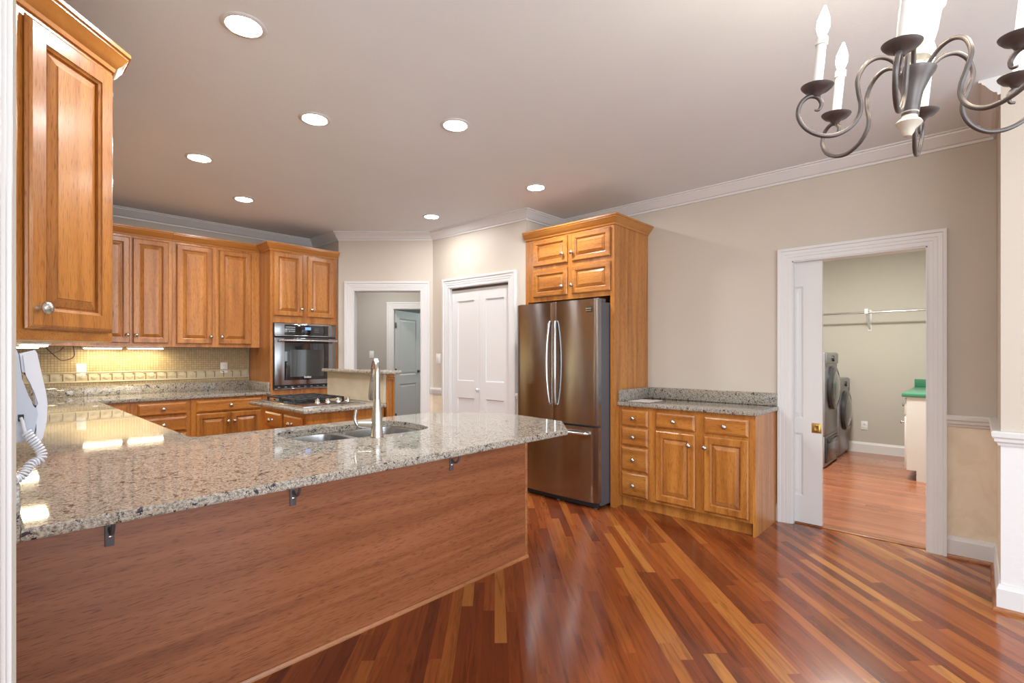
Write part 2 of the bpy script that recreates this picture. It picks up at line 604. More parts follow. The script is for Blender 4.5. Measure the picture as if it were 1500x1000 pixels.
def knob(parent, fr, u, v, n0=0.021, s=1.2):
    bm = bm_new()
    lathe(bm, [(.008 * s, 0), (.006 * s, .006 * s), (.0055 * s, .012 * s), (.011 * s, .017 * s), (.0155 * s, .021 * s), (.0155 * s, .025 * s), (.011 * s, .030 * s), (.0, .032 * s)],
          fr.p(u, v, n0), fr.N, 16, False)
    return obj('knob', bm, M['nickel'], parent, 50)


def door(parent, fr, u0, u1, v0, v1, kn=None, prof=None, mat=None, name='door'):
    bm = bm_new()
    nested(bm, fr, u0, u1, v0, v1, prof or DOOR)
    d = obj(name, bm, mat or M['oak_z'], parent, 8)
    if kn: knob(d, fr, *kn)
    return d


def drawer(parent, fr, u0, u1, v0, v1, kn=True, mat=None):
    bm = bm_new()
    nested(bm, fr, u0, u1, v0, v1, DRAWER)
    ax = 'oak_x' if abs(fr.U.x) > abs(fr.U.y) else 'oak_y'
    d = obj('drawer', bm, mat or M[ax], parent, 8)
    if kn: knob(d, fr, (u0 + u1) / 2, (v0 + v1) / 2)
    return d


CABCROWN = [(0, 0), (.008, 0), (.012, .014), (.020, .020), (.032, .032), (.044, .050), (.050, .056), (.050, .063), (.058, .066), (.058, .080), (0, .080)]


# ------------------------------------------------------------------ setting: floor, ceiling, walls
CH = 2.74
bm = bm_new()
box(bm, -4.2, 4.37, -4.2, 10.0, -0.05, 0)
struct('floor', bm, M['floor'], 'glossy red-brown plank floor laid diagonally across the kitchen', 'floor', 0)
bm = bm_new()
box(bm, 4.37, 8.3, -1.2, 2.4, -0.05, 0)
struct('floor_laundry', bm, M['laundry_floor'], 'pinkish brown plank floor of the laundry room', 'floor', 0)
bm = bm_new()
box(bm, 4.37, 8.4, 2.4, 10.0, -0.05, 0)
struct('floor_hallway', bm, M['floor'], 'red-brown plank floor of the hallway beyond the cased opening', 'floor', 0)
bm = bm_new()
box(bm, -4.2, 8.4, -4.2, 10.0, CH, CH + .06)
struct('ceiling', bm, M['ceiling'], 'pale grey textured kitchen ceiling with recessed lights', 'ceiling', 0)
bm = bm_new()
box(bm, 4.345, 4.43, .235, 1.05, 0, .006, .002)
struct('trim_threshold', bm, M['shoe_wood_y'], 'wooden threshold strip in the laundry doorway', 'threshold')

RAIL = 0.85


def wall(name, p0, p1, label, openings=(), th=.10, two=False, mat=None, pocket=None, lower=None):
    P0, P1 = Vector((*p0, 0)), Vector((*p1, 0))
    U = (P1 - P0).normalized()
    N = Vector((U.y, -U.x, 0))           # faces the room
    L = (P1 - P0).length
    fr = Frame(P0, U, N)
    bm = bm_new()
    def piece(a, b, z0, z1):
        if b - a < 1e-4: return
        ns = [(-th, 0)]
        if pocket and pocket[0] <= a + 1e-4 and b <= pocket[1] + 1e-4:
            ns = [(-.03, 0), (-th, -th + .03)]
        for n0, n1 in ns:
            if two and z0 < RAIL < z1:
                fbox(bm, fr, a, b, z0, RAIL, n0, n1, 0, 1)
                fbox(bm, fr, a, b, RAIL, z1, n0, n1, 0, 0)
            else:
                fbox(bm, fr, a, b, z0, z1, n0, n1, 0, 0)
    cur = 0
    cuts = sorted(openings)
    for s0, s1, h in cuts:
        if pocket and pocket[0] < s0 and pocket[1] <= s0 + 1e-4:
            piece(cur, pocket[0], 0, CH); piece(pocket[0], s0, 0, 2.06)
            fbox(bm, fr, pocket[0], s0, 2.06, CH, -th, 0)
        else:
            piece(cur, s0, 0, CH)
        fbox(bm, fr, s0, s1, h, CH, -th, 0)
        cur = s1
    piece(cur, L, 0, CH)
    mats = [mat or M['wall'], lower or M['wallpaper']]
    o = struct(name, bm, mats, label, 'wall', 0)
    return fr, L


wall('wall_left', (.045, 1.20), (.045, 6.12), 'greige kitchen wall on the left behind the telephone')
wall('wall_back', (.045, 6.12), (2.892, 6.12), 'greige kitchen wall behind the back run of cabinets')
wall('wall_return', (2.892, 6.12), (2.892, 5.482), 'short greige wall return beside the oven cabinet', th=.04)
W2 = (3.647, 4.672)
F_fr, F_L = wall('wall_hall', (2.892, 5.482), W2, 'greige wall with the cased opening to the hallway', [(.172, .972, 2.065)], two=True)
C_fr, C_L = wall('wall_pantry', W2, (3.722, 3.28), 'greige wall holding the white bifold pantry door', [(.285, 1.175, 2.065)], two=True)
wall('wall_alcove', (3.722, 3.28), (4.31, 3.28), 'short greige wall at the side of the refrigerator alcove')
R_fr, R_L = wall('wall_right', (4.31, 3.28), (4.31, -.09), 'long beige wall with the laundry doorway and base cabinet', [(2.23, 3.045, 2.035)], th=.12, two=True, pocket=(1.42, 2.23))
J_fr, J_L = wall('wall_jog', (4.31, -.09), (3.68, -.09), 'narrow return wall at the right edge of the view', two=True)
N_fr, N_L = wall('wall_near', (3.576, -.09), (3.576, -4.2), 'pale wall nearest the camera at the right edge', two=True, lower=M['daylit_paper_wall'])


def simple_wall(name, pts, mat, label, z1=CH):
    bm = bm_new()
    for (x0, x1, y0, y1) in pts:
        box(bm, x0, x1, y0, y1, 0, z1)
    return struct(name, bm, mat, label, 'wall', 0)


# laundry room shell
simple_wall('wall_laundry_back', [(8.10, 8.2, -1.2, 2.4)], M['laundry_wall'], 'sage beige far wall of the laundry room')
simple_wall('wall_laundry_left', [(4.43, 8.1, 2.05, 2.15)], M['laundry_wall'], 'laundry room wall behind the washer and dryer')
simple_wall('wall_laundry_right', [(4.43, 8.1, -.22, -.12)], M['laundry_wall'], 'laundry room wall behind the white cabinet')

# hallway shell (parallel to the hall opening)
FW = Vector((math.cos(math.radians(43)), math.sin(math.radians(43)), 0))
RT = Vector((FW.y, -FW.x, 0))
H_fr = Frame(FW * 8.13, RT, -FW)          # u = sideways, n towards the kitchen
bm = bm_new()
fbox(bm, H_fr, -3.6, -1.94, 0, CH, -.1, 0)
fbox(bm, H_fr, -1.94, -1.14, 2.06, CH, -.1, 0)
fbox(bm, H_fr, -1.14, 0.6, 0, CH, -.1, 0)
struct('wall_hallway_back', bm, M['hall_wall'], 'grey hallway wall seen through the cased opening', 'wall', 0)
bm = bm_new()
fbox(bm, H_fr, -3.6, -3.5, 0, CH, 0, 2.4)
struct('wall_hallway_left', bm, M['hall_wall'], 'left side wall of the hallway', 'wall', 0)
bm = bm_new()
fbox(bm, H_fr, -.55, -.45, 0, CH, 0, 2.15)
struct('wall_hallway_right', bm, M['hall_wall'], 'right side wall of the hallway', 'wall', 0)
bm = bm_new()
fbox(bm, H_fr, -3.6, .6, 0, CH, -2.2, -2.1)
fbox(bm, H_fr, -3.6, -3.5, 0, CH, -2.1, -.1)
fbox(bm, H_fr, .5, .6, 0, CH, -2.1, -.1)
struct('wall_far_room', bm, M['cyan_lit_wall'], 'cyan-lit wall of the room behind the hallway door', 'wall', 0)

# crown moulding round the room
CROWN = [(0, -.095), (.012, -.095), (.014, -.080), (.026, -.076), (.040, -.060), (.060, -.030), (.070, -.022), (.072, -.012), (.084, -.010), (.084, 0), (0, 0)]
bm = bm_new()
sweep_h(bm, [(.045, 1.22), (.045, 6.12), (2.892, 6.12), (2.892, 5.482), W2, (3.722, 3.28), (4.31, 3.28), (4.31, -.09), (3.576, -.09)], [(o, z + CH) for o, z in CROWN], True)
struct('trim_crown', bm, M['trim'], 'white crown moulding running around the top of the kitchen walls', 'crown moulding', 25)

RAILP = [(0, .845), (.010, .845), (.014, .858), (.024, .866), (.026, .880), (.034, .890), (.036, .912), (.030, .918), (0, .918)]
BASEP = [(0, 0), (.016, 0), (.016, .112), (.011, .122), (.008, .135), (0, .137)]
SHOEP = [(.016, 0), (.030, 0), (.029, .010), (.024, .018), (.016, .020)]


def rt_pts(fr, a, b):
    p, q = fr.p(a, 0), fr.p(b, 0)
    return [(p.x, p.y), (q.x, q.y)]


right_run = rt_pts(R_fr, 3.135, R_L) + [(3.576, -.09), (3.576, -4.0)]
for nm, prof, mt, lab, cat in (('trim_chair_rail', RAILP, 'trim', 'white chair rail on the wall right of the laundry door', 'chair rail'),
                               ('baseboard_right', BASEP, 'trim', 'white baseboard right of the laundry door', 'baseboard'),
                               ('trim_shoe', SHOEP, 'shoe_wood_y', 'stained wooden shoe moulding along the white baseboard', 'shoe moulding')):
    bm = bm_new()
    sweep_h(bm, right_run, prof, True)
    struct(nm, bm, M[mt], lab, cat, 25)
bm = bm_new()
sweep_h(bm, rt_pts(F_fr, 1.077, F_L) + rt_pts(C_fr, 0, .175)[1:], RAILP, True)
struct('trim_rail_hall', bm, M['trim'], 'short white chair rail between hallway opening and pantry door', 'chair rail', 25)
bm = bm_new()
sweep_h(bm, rt_pts(C_fr, 1.285, C_L), RAILP, True)
struct('trim_rail_pantry', bm, M['trim'], 'stub of white chair rail between pantry door and refrigerator', 'chair rail', 25)
bm = bm_new()
sweep_h(bm, rt_pts(F_fr, 1.077, F_L) + rt_pts(C_fr, 0, .175)[1:], BASEP, True)
struct('baseboard_pantry', bm, M['trim'], 'short white baseboard beside the pantry door', 'baseboard', 25)
bm = bm_new()
sweep_h(bm, rt_pts(R_fr, 2.118, 2.14), BASEP, True)
struct('baseboard_stub', bm, M['trim'], 'tiny white baseboard stub between base cabinet and laundry door', 'baseboard', 25)
bm = bm_new()
sweep_h(bm, [(8.10, 2.05), (8.10, .58)], BASEP, True)
struct('baseboard_laundry', bm, M['trim'], 'white baseboard along the laundry far wall', 'baseboard', 25)


def casing(name, fr, s0, s1, h, label, cw=.10, jamb=.10, mat=None):
    w = s1 - s0
    prof = [(-.004, 0), (-.004, .012), (.008, .015), (.024, .015), (.027, .018), (.046, .018), (.049, .021), (.072, .021), (.076, .028), (.094, .030), (cw, .026), (cw, 0)]
    bm = bm_new()
    loops = []
    for t, n in prof:
        loops.append([bm.verts.new(fr.p(*c, n)) for c in ((s0 - t, 0), (s0 - t, h + t), (s1 + t, h + t), (s1 + t, 0))])
    for a, b in zip(loops, loops[1:]):
        for k in range(3):
            bm.faces.new((a[k], a[k + 1], b[k + 1], b[k]))
    # jamb lining
    fbox(bm, fr, s0, s0 + .012, 0, h, -jamb, .004)
    fbox(bm, fr, s1 - .012, s1, 0, h, -jamb, .004)
    fbox(bm, fr, s0, s1, h - .012, h, -jamb, .004)
    return struct(name, bm, mat or M['trim'], label, 'door casing', 25)


casing('trim_hall_casing', F_fr, .172, .972, 2.065, 'white casing around the hallway opening')
casing('trim_pantry_casing', C_fr, .285, 1.175, 2.065, 'white casing around the bifold pantry door')
casing('trim_laundry_casing', R_fr, 2.23, 3.045, 2.035, 'white casing around the laundry doorway', .095, .12)
H_fr2 = Frame(FW * 8.13, RT, -FW)
casing('trim_hallway_door_casing', H_fr2, -1.94, -1.14, 2.06, 'white casing around the door at the end of the hallway')

# casing post right next to the camera at the left edge of the view
bm = bm_new()
box(bm, -.16, .020, .90, 1.0, 0, CH, .003)
box(bm, -.16, .0315, .925, .955, 0, CH, .004)
box(bm, -.16, .0255, .915, .975, 0, CH, .004)
struct('trim_left_post', bm, M['trim'], 'white moulded casing at the left edge of the view', 'door casing', 25)


def panel_slab(bm, fr, w, h, th, panels, prof, back=True):
    us = sorted({0, w, *[p[0] for p in panels], *[p[1] for p in panels]})
    vs = sorted({0, h, *[p[2] for p in panels], *[p[3] for p in panels]})
    for i in range(len(us) - 1):
        for j in range(len(vs) - 1):
            uc, vc = (us[i] + us[i + 1]) / 2, (vs[j] + vs[j + 1]) / 2
            if any(p[0] < uc < p[1] and p[2] < vc < p[3] for p in panels):
                continue
            bm.faces.new([bm.verts.new(fr.p(*c, 0)) for c in ((us[i], vs[j]), (us[i + 1], vs[j]), (us[i + 1], vs[j + 1]), (us[i], vs[j + 1]))])
    for u0, u1, v0, v1 in panels:
        nested(bm, fr, u0, u1, v0, v1, prof, False)
    # sides and back
    c = [(0, 0), (w, 0), (w, h), (0, h)]
    A = [bm.verts.new(fr.p(*q, 0)) for q in c]; B = [bm.verts.new(fr.p(*q, -th)) for q in c]
    for k in range(4):
        bm.faces.new((A[k], B[k], B[(k + 1) % 4], A[(k + 1) % 4]))
    bm.faces.new(B[::-1])


PANEL = [(0, 0), (.006, -.003), (.014, -.010), (.020, -.010), (.045, -.003), (.046, -.0025)]
SQPANEL = [(0, 0), (.003, -.010), (.008, -.012), (.010, -.012)]

# door_1: bifold pantry door
bif = bpy.data.objects.new('door_1', None); COL.objects.link(bif)
bif.location = C_fr.p(.73, 0)
tag(bif, 'white four panel bifold pantry door', 'door', None, 'structure')
for k, s0 in enumerate((.300, .7315)):
    fr = Frame(C_fr.p(s0, .012, -.030), C_fr.U, C_fr.N)
    bm = bm_new()
    panel_slab(bm, fr, .4285, 2.018, .034, [(.085, .345, .12, .815), (.085, .345, 1.005, 1.895)], SQPANEL)
    lf = obj('door_leaf', bm, M['trim'], bif, 20)
    if k == 0:
        bm = bm_new()
        lathe(bm, [(.010, 0), (.008, .010), (.016, .018), (.018, .026), (.012, .034), (0, .036)], fr.p(.412, .915, 0), fr.N, 16, False)
        obj('knob', bm, M['trim'], lf, 50)
bm = bm_new()
fbox(bm, C_fr, .297, 1.163, 2.032, 2.053, -.055, -.028)
obj('track', bm, M['hinge'], bif, 20)

# door_2: pocket door of the laundry
pk = bpy.data.objects.new('door_2', None); COL.objects.link(pk)
pk.location = (4.37, 1.2, 0)
tag(pk, 'white panelled pocket door half slid into the wall', 'door', None, 'structure')
fr = Frame((4.352, 1.655, .012), (0, -1, 0), (-1, 0, 0))
bm = bm_new()
panel_slab(bm, fr, .80, 2.012, .034, [(.125, .36, .205, .69), (.44, .675, .205, .69), (.125, .36, .805, 1.825), (.44, .675, .805, 1.825)], PANEL)
leaf = obj('door_leaf', bm, M['trim'], pk, 20)
bm = bm_new()
fbox(bm, fr, .732, .797, .70, .775, 0, .004, .002)
pull = obj('flush_pull', bm, M['brass'], leaf, 30)
bm = bm_new()
nested(bm, fr, .745, .785, .712, .763, [(0, .0042), (.003, .006), (.006, .0062), (.010, .0046)], False)
obj('pull_cup', bm, M['brass'], pull, 30)

# door_3: door ajar at the end of the hallway
ang = math.radians(69)
hd = bpy.data.objects.new('door_3', None); COL.objects.link(hd)
hd.location = H_fr.p(-1.92, 0, -.09)
tag(hd, 'white panelled door standing ajar at the end of the hallway', 'door', None, 'structure')
du = RT * math.cos(ang) + FW * math.sin(ang)
dn = RT * math.sin(ang) - FW * math.cos(ang)
fr = Frame(H_fr.p(-1.925, .012, -.10), du, dn)
bm = bm_new()
panel_slab(bm, fr, .76, 2.03, .035, [(.12, .64, .22, .80), (.12, .64, .95, 1.90)], PANEL)
dl = obj('door_leaf', bm, M['trim'], hd, 20)
for v in (.28, 1.02, 1.78):
    bm = bm_new()
    fbox(bm, fr, -.012, .022, v - .045, v + .045, .0, .012, .002)
    obj('hinge', bm, M['hinge'], hd, 30)
bm = bm_new()
lathe(bm, [(.028, 0), (.028, .005), (.010, .008), (.010, .03), (.024, .04), (.027, .055), (.018, .066), (0, .068)], fr.p(.70, 1.0, 0), dn, 16, False)
obj('knob', bm, M['hinge'], dl, 40)

# hall, laundry and far-room ceiling lamps (out of view)
def ceil_lamp(name, loc, power, size, color):
    d = bpy.data.lights.new(name, 'AREA'); d.shape = 'DISK'; d.size = size; d.energy = power; d.color = color
    o = bpy.data.objects.new(name, d); COL.objects.link(o); o.location = loc
    return o


ceil_lamp('laundry_lamp', (6.0, .95, CH - .03), 78, .35, (1.0, .97, .90))
p = H_fr.p(-1.9, 0, 1.0); ceil_lamp('hallway_lamp', (p.x, p.y, CH - .03), 24, .3, (1.0, .97, .92))
p = H_fr.p(.0, 0, -1.6); ceil_lamp('far_room_lamp', (p.x, p.y, CH - .03), 20, .4, (.95, 1.0, .98))

# ------------------------------------------------------------------ tiled backsplash on the back wall
tb = thing('tile_backsplash', 'beige mosaic tile backsplash with decorative border below the upper cabinets', 'backsplash', (1.08, 6.112, 1.0))
bm = bm_new()
box(bm, .047, 2.115, 6.110, 6.119, 1.145, 1.40)
box(bm, .047, 2.115, 6.110, 6.119, 1.017, 1.048)
obj('mosaic_field', bm, M['mosaic'], tb, 0)
bm = bm_new()
box(bm, .047, 2.115, 6.106, 6.119, 1.049, 1.144)
box(bm, .047, 2.115, 6.101, 6.119, 1.136, 1.146, .003)
box(bm, .047, 2.115, 6.101, 6.119, 1.047, 1.057, .003)
border = obj('border_strip', bm, M['tile_lite'], tb, 30)
bm = bm_new(); bm2 = bm_new()
x = .09
while x < 2.09:
    box(bm, x - .004, x + .004, 6.100, 6.108, 1.064, 1.128, .002)
    box(bm, x - .020, x + .004, 6.100, 6.108, 1.120, 1.128, .002)
    cx = x + .044
    t = bmesh.new()
    vs = [t.verts.new((cx + dx, 6.100, 1.096 + dz)) for dx, dz in ((-.026, 0), (0, -.022), (.026, 0), (0, .022))]
    ap = t.verts.new((cx, 6.096, 1.096)); bs = [t.verts.new((v.co.x, 6.107, v.co.z)) for v in vs]
    for k in range(4):
        t.faces.new((vs[k], vs[(k + 1) % 4], ap)); t.faces.new((vs[k], bs[k], bs[(k + 1) % 4], vs[(k + 1) % 4]))
    merge(bm2, t)
    x += .0885
obj('border_relief', bm, M['tile_dark'], border, 30)
obj('border_rosettes', bm2, M['tile_lite'], border, 30)


def outlet(name, fr, label, cat='outlet', group=None, switch=False):
    t = thing(name, label, cat, fr.p(0, 0), group)
    bm = bm_new()
    fbox(bm, fr, -.036, .036, -.058, .058, 0, .006, .0025)
    pl = obj('cover_plate', bm, M['white_plastic'], t, 30)
    bm = bm_new()
    if switch:
        fbox(bm, fr, -.017, .017, -.034, .034, .005, .009, .0015)
        obj('rocker', bm, M['white_plastic'], t, 30)
    else:
        for dz in (-.020, .020):
            fbox(bm, fr, -.016, .016, dz - .014, dz + .014, .005, .0085, .002)
        obj('receptacles', bm, M['white_plastic'], t, 30)
        bm = bm_new()
        for dz in (-.020, .020):
            for du_ in (-.006, .006):
                fbox(bm, fr, du_ - .001, du_ + .001, dz - .004, dz + .006, .0084, .0088)
        obj('slots', bm, M['black'], t, 0)
    return t


outlet('wall_outlet', Frame((.659, 6.1095, 1.165), (1, 0, 0), (0, -1, 0)), 'white outlet on the tile backsplash near the left corner')
outlet('wall_outlet', Frame((1.864, 6.1095, 1.165), (1, 0, 0), (0, -1, 0)), 'white outlet on the tile backsplash nearest the wall oven')
outlet('light_switch', Frame(C_fr.p(.10, 1.262), C_fr.U, C_fr.N), 'white rocker switch between hallway opening and pantry door', 'switch', None, True)
outlet('light_switch', Frame(H_fr.p(-2.29, 1.31), RT, -FW), 'white switch on the grey hallway wall', 'switch', None, True)
outlet('wall_outlet', Frame((8.0995, 1.10, .36), (0, -1, 0), (-1, 0, 0)), 'white outlet low on the laundry far wall')

# ------------------------------------------------------------------ worktops
def bullnose(bm, poly, z0, z1):
    prism(bm, poly, z0, z1, .009)


wt = thing('granite_worktop', 'large polished speckled granite worktop of the peninsula and back counter', 'worktop', (1.2, 2.2, .885))
SINK = [(.998, 2.30), (1.03, 2.20), (1.10, 2.17), (1.46, 2.125), (1.60, 2.130), (1.675, 2.19), (1.70, 2.30), (1.705, 2.42), (1.685, 2.53), (1.62, 2.575), (1.10, 2.575), (1.02, 2.55), (.998, 2.48)]
SINK_S = [(p.x, p.y) for p in spline([(*q, 0) for q in SINK + SINK[:1]], 4)][:-1]
outer = [(.066, 1.575), (2.12, 1.575), (2.37, 1.80), (2.445, 2.39), (2.09, 2.74), (.73, 2.74), (.70, 2.77), (.70, 5.47), (2.121, 5.47), (2.121, 6.10), (.066, 6.10)]


def holed_slab(bm, outer, hole, z0, z1, bev=.007):
    # outer ring as: top inset by bev, rounded edge below
    n = len(outer)
    P = [Vector((*p, 0)) for p in outer]
    area2 = sum(P[i].x * P[(i + 1) % n].y - P[(i + 1) % n].x * P[i].y for i in range(n))
    sgn = 1 if area2 > 0 else -1
    def inset(d):
        out = []
        for i in range(n):
            a = (P[i] - P[i - 1]).normalized(); b = (P[(i + 1) % n] - P[i]).normalized()
            na = Vector((-a.y, a.x, 0)) * sgn; nb = Vector((-b.y, b.x, 0)) * sgn
            out.append(P[i] + (na + nb) / (1 + na.dot(nb)) * d)
        return out
    rings = []
    for d, z in ((bev, z0), (bev * .3, z0 + bev * .3), (0, z0 + bev), (0, z1 - bev), (bev * .3, z1 - bev * .3), (bev, z1)):
        rings.append([bm.verts.new((p.x, p.y, z)) for p in inset(d)])
    for a, b in zip(rings, rings[1:]):
        for k in range(n):
            bm.faces.new((a[k], a[(k + 1) % n], b[(k + 1) % n], b[k]))
    h1 = [bm.verts.new((x, y, z1)) for x, y in hole]
    h0 = [bm.verts.new((x, y, z0)) for x, y in hole]
    m = len(hole)
    for k in range(m):
        bm.faces.new((h0[k], h0[(k + 1) % m], h1[(k + 1) % m], h1[k]))
    for ring, hh in ((rings[-1], h1), (rings[0], h0)):
        es = []
        for L_ in (ring, hh):
            for k in range(len(L_)):
                es.append(bm.edges.get((L_[k], L_[(k + 1) % len(L_)])))
        bmesh.ops.triangle_fill(bm, use_beauty=True, use_dissolve=False, edges=es)


bm = bm_new()
holed_slab(bm, outer, SINK_S, .885, .915)
obj('slab', bm, M['granite'], wt, 14)
bm = bm_new()
box(bm, .047, .066, 1.575, 6.118, .885, 1.015, .003)
box(bm, .066, 2.121, 6.099, 6.118, .885, 1.015, .003)
box(bm, 2.100, 2.120, 5.50, 6.099, .916, 1.015, .003)
obj('upstand', bm, M['granite'], wt, 30)

wr = thing('granite_worktop', 'short grey speckled granite worktop on the base cabinet right of the refrigerator', 'worktop', (4.03, 1.7, .885))
bm = bm_new()
bullnose(bm, [(3.755, 1.135), (4.305, 1.135), (4.305, 2.262), (3.755, 2.262)], .870, .905)
obj('slab', bm, M['granite'], wr, 18)
bm = bm_new()
box(bm, 4.288, 4.308, 1.135, 2.262, .905, 1.005, .003)
box(bm, 3.77, 4.288, 2.242, 2.262, .905, 1.005, .003)
obj('upstand', bm, M['granite'], wr, 30)

wi = obj('granite_worktop', (lambda b: (bullnose(b, [(1.565, 3.462), (2.234, 3.462), (2.234, 4.50), (1.565, 4.50)], .885, .915), b)[1])(bm_new()), M['granite'], None, 18, (1.9, 4.0, .885))
tag(wi, 'granite worktop of the island under the gas cooktop', 'worktop')
wb = obj('bar_top', (lambda b: (bullnose(b, [(2.19, 3.44), (2.362, 3.44), (2.362, 4.47), (2.19, 4.47)], 1.150, 1.180), b)[1])(bm_new()), M['granite'], None, 18, (2.4, 4.1, 1.15))
tag(wb, 'raised granite bar top behind the cooktop', 'worktop')

# ------------------------------------------------------------------ peninsula cabinet
pc = thing('peninsula_cabinet', 'long low cabinet with smooth red-brown wood back panel under the peninsula worktop', 'cabinet', (1.2, 2.4, 0))
bm = bm_new()
# open-topped where the sink drops in
box(bm, .05, .95, 2.15, 2.70, .0, .884)
box(bm, .05, .65, 2.70, 5.46, .0, .884)
obj('carcass', bm, M['oak_z'], pc, 0)
bm = bm_new(); box(bm, .95, 1.76, 2.15, 2.70, .0, .640)
obj('sink_base', bm, M['oak_z'], pc, 0)
bm = bm_new(); box(bm, 1.76, 2.40, 2.15, 2.70, .0, .884)
obj('end_carcass', bm, M['oak_z'], pc, 0)
bm = bm_new()
box(bm, .05, 2.405, 2.130, 2.150, 0, .880)
obj('back_panel', bm, M['panel_wood'], pc, 0)
bm = bm_new()
box(bm, 2.405, 2.428, 2.126, 2.150, 0, .884, .003)
box(bm, 2.405, 2.428, 2.150, 2.70, 0, .884, .003)
obj('end_panel', bm, M['shoe_wood'], pc, 30)
bm = bm_new()
sweep_h(bm, [(.05, 2.130), (2.428, 2.130)], [(0, 0), (.014, 0), (.013, .010), (.008, .018), (0, .020)], True)
obj('shoe_moulding', bm, M['shoe_wood'], pc, 30)

# worktop brackets
def bracket(x, label):
    t = thing('worktop_bracket', label, 'bracket', (x, 2.125, .68), 'steel brackets under the peninsula overhang')
    fr = Frame((x, 2.1295, 0), (1, 0, 0), (0, -1, 0))
    bm = bm_new()
    fbox(bm, fr, -.0125, .0125, .668, .884, 0, .006, .001)
    fbox(bm, fr, -.0125, .0125, .878, .884, 0, .36, .001)
    obj('plate', bm, M['bracket'], t, 30)
    bm = bm_new()
    pts = spline([fr.p(0, .73, .004), fr.p(0, .716, .022), fr.p(0, .722, .05), fr.p(0, .757, .070), fr.p(0, .83, .074), fr.p(0, .879, .06)], 5)
    tube(bm, pts, .006, 8)
    obj('brace', bm, M['bracket'], t, 40)
    bm = bm_new()
    lathe(bm, [(.007, 0), (.007, .002), (.004, .004), (0, .0045)], fr.p(0, .70, .006), fr.N, 10, False)
    obj('screw', bm, M['chrome'], t, 40)


bracket(.302, 'steel bracket under the peninsula overhang nearest the left edge')
bracket(.915, 'middle steel bracket under the peninsula overhang below the sink end')
bracket(1.790, 'steel bracket under the peninsula overhang nearest the refrigerator')

# sink
sk = thing('kitchen_sink', 'stainless undermount double bowl sink set in the peninsula worktop', 'sink', (1.35, 2.36, .70))
def bowl(poly, depth, name):
    bm = bm_new()
    c = Vector((sum(p[0] for p in poly) / len(poly), sum(p[1] for p in poly) / len(poly), 0))
    rings = []
    for s, z in ((1.0, .8838), (.99, .872), (.97, .80), (.95, .884 - depth + .02), (.90, .884 - depth + .004), (.80, .884 - depth), (.12, .884 - depth - .003)):
        rings.append([bm.verts.new((c.x + (x - c.x) * s, c.y + (y - c.y) * s, z)) for x, y in poly])
    n = len(poly)
    for a, b in zip(rings, rings[1:]):
        for k in range(n):
            bm.faces.new((a[k], a[(k + 1) % n], b[(k + 1) % n], b[k]))
    bm.faces.new(rings[-1])
    return obj(name, bm, M['steel_plain'], sk, 50)


def rounded(poly, per=4):
    return [(p.x, p.y) for p in spline([(*q, 0) for q in poly + poly[:1]], per)][:-1]


BL = rounded([(1.015, 2.32), (1.05, 2.21), (1.15, 2.19), (1.265, 2.205), (1.295, 2.30), (1.295, 2.46), (1.26, 2.55), (1.13, 2.57), (1.04, 2.55), (1.01, 2.46)])
b1 = bowl(BL, .17, 'left_bowl')
BR = rounded([(1.335, 2.28), (1.37, 2.195), (1.47, 2.172), (1.60, 2.178), (1.67, 2.24), (1.69, 2.38), (1.66, 2.52), (1.58, 2.57), (1.40, 2.57), (1.345, 2.52), (1.33, 2.42)])
b2 = bowl(BR, .20, 'right_bowl')
for b, (cx, cy, z) in ((b1, (1.155, 2.38, .714)), (b2, (1.51, 2.37, .684))):
    bm = bm_new()
    lathe(bm, [(.045, 0), (.045, .003), (.035, .004), (.03, .001), (0, .001)], (cx, cy, z), (0, 0, 1), 20, False)
    obj('drain', bm, M['chrome'], b, 40)
bm = bm_new()
cx0, cy0 = 1.35, 2.36
loops_ = [[bm.verts.new((cx0 + (x - cx0) * 1.05, cy0 + (y - cy0) * 1.08, .8838)) for x, y in SINK_S]]
for poly in (BL, BR):
    loops_.append([bm.verts.new((x, y, .8838)) for x, y in poly])
es = []
for L_ in loops_:
    for k in range(len(L_)):
        es.append(bm.edges.new((L_[k], L_[(k + 1) % len(L_)])))
bmesh.ops.triangle_fill(bm, use_beauty=True, use_dissolve=False, edges=es)
obj('flange', bm, M['steel_plain'], sk, 40)

# faucet
fx, fy = 1.308, 2.106
fc = thing('kitchen_faucet', 'tall brushed nickel pull-down faucet standing at the sink edge', 'faucet', (fx, fy, .915))
bm = bm_new()
lathe(bm, [(.030, 0), (.030, .006), (.0275, .010), (.0265, .06), (.024, .11), (.019, .15), (.0165, .18)], (fx, fy, .9155), (0, 0, 1), 24)
obj('body', bm, M['nickel'], fc, 40)
bm = bm_new()
fv = Vector((.44, .898, 0))          # the spout reaches over the sink
def FP(d, z): return Vector((fx, fy, z)) + fv * d
sp = spline([FP(0, 1.09), FP(0, 1.18), FP(.004, 1.235), FP(.03, 1.270), (FP(.075, 1.278)), FP(.13, 1.255), FP(.175, 1.215), FP(.205, 1.17)], 7)
tube(bm, sp, .0145, 16)
spout = obj('spout', bm, M['nickel'], fc, 50)
bm = bm_new()
tube(bm, [FP(.203, 1.175), FP(.215, 1.14), FP(.232, 1.09), FP(.237, 1.075)], [.016, .018, .021, .019], 16)
obj('spray_head', bm, M['nickel'], spout, 50)
bm = bm_new()
hd_ = -RT
tube(bm, [Vector((fx, fy, .972)), Vector((fx, fy, .972)) + hd_ * .045, Vector((fx, fy, .974)) + hd_ * .088], [.0165, .0165, .015], 14)
tube(bm, spline([Vector((fx, fy, .962)) + hd_ * .080, Vector((fx, fy, .972)) + hd_ * .094, Vector((fx, fy, 1.0)) + hd_ * .106, Vector((fx, fy, 1.045)) + hd_ * .100], 5), [.008] * 16, 10)
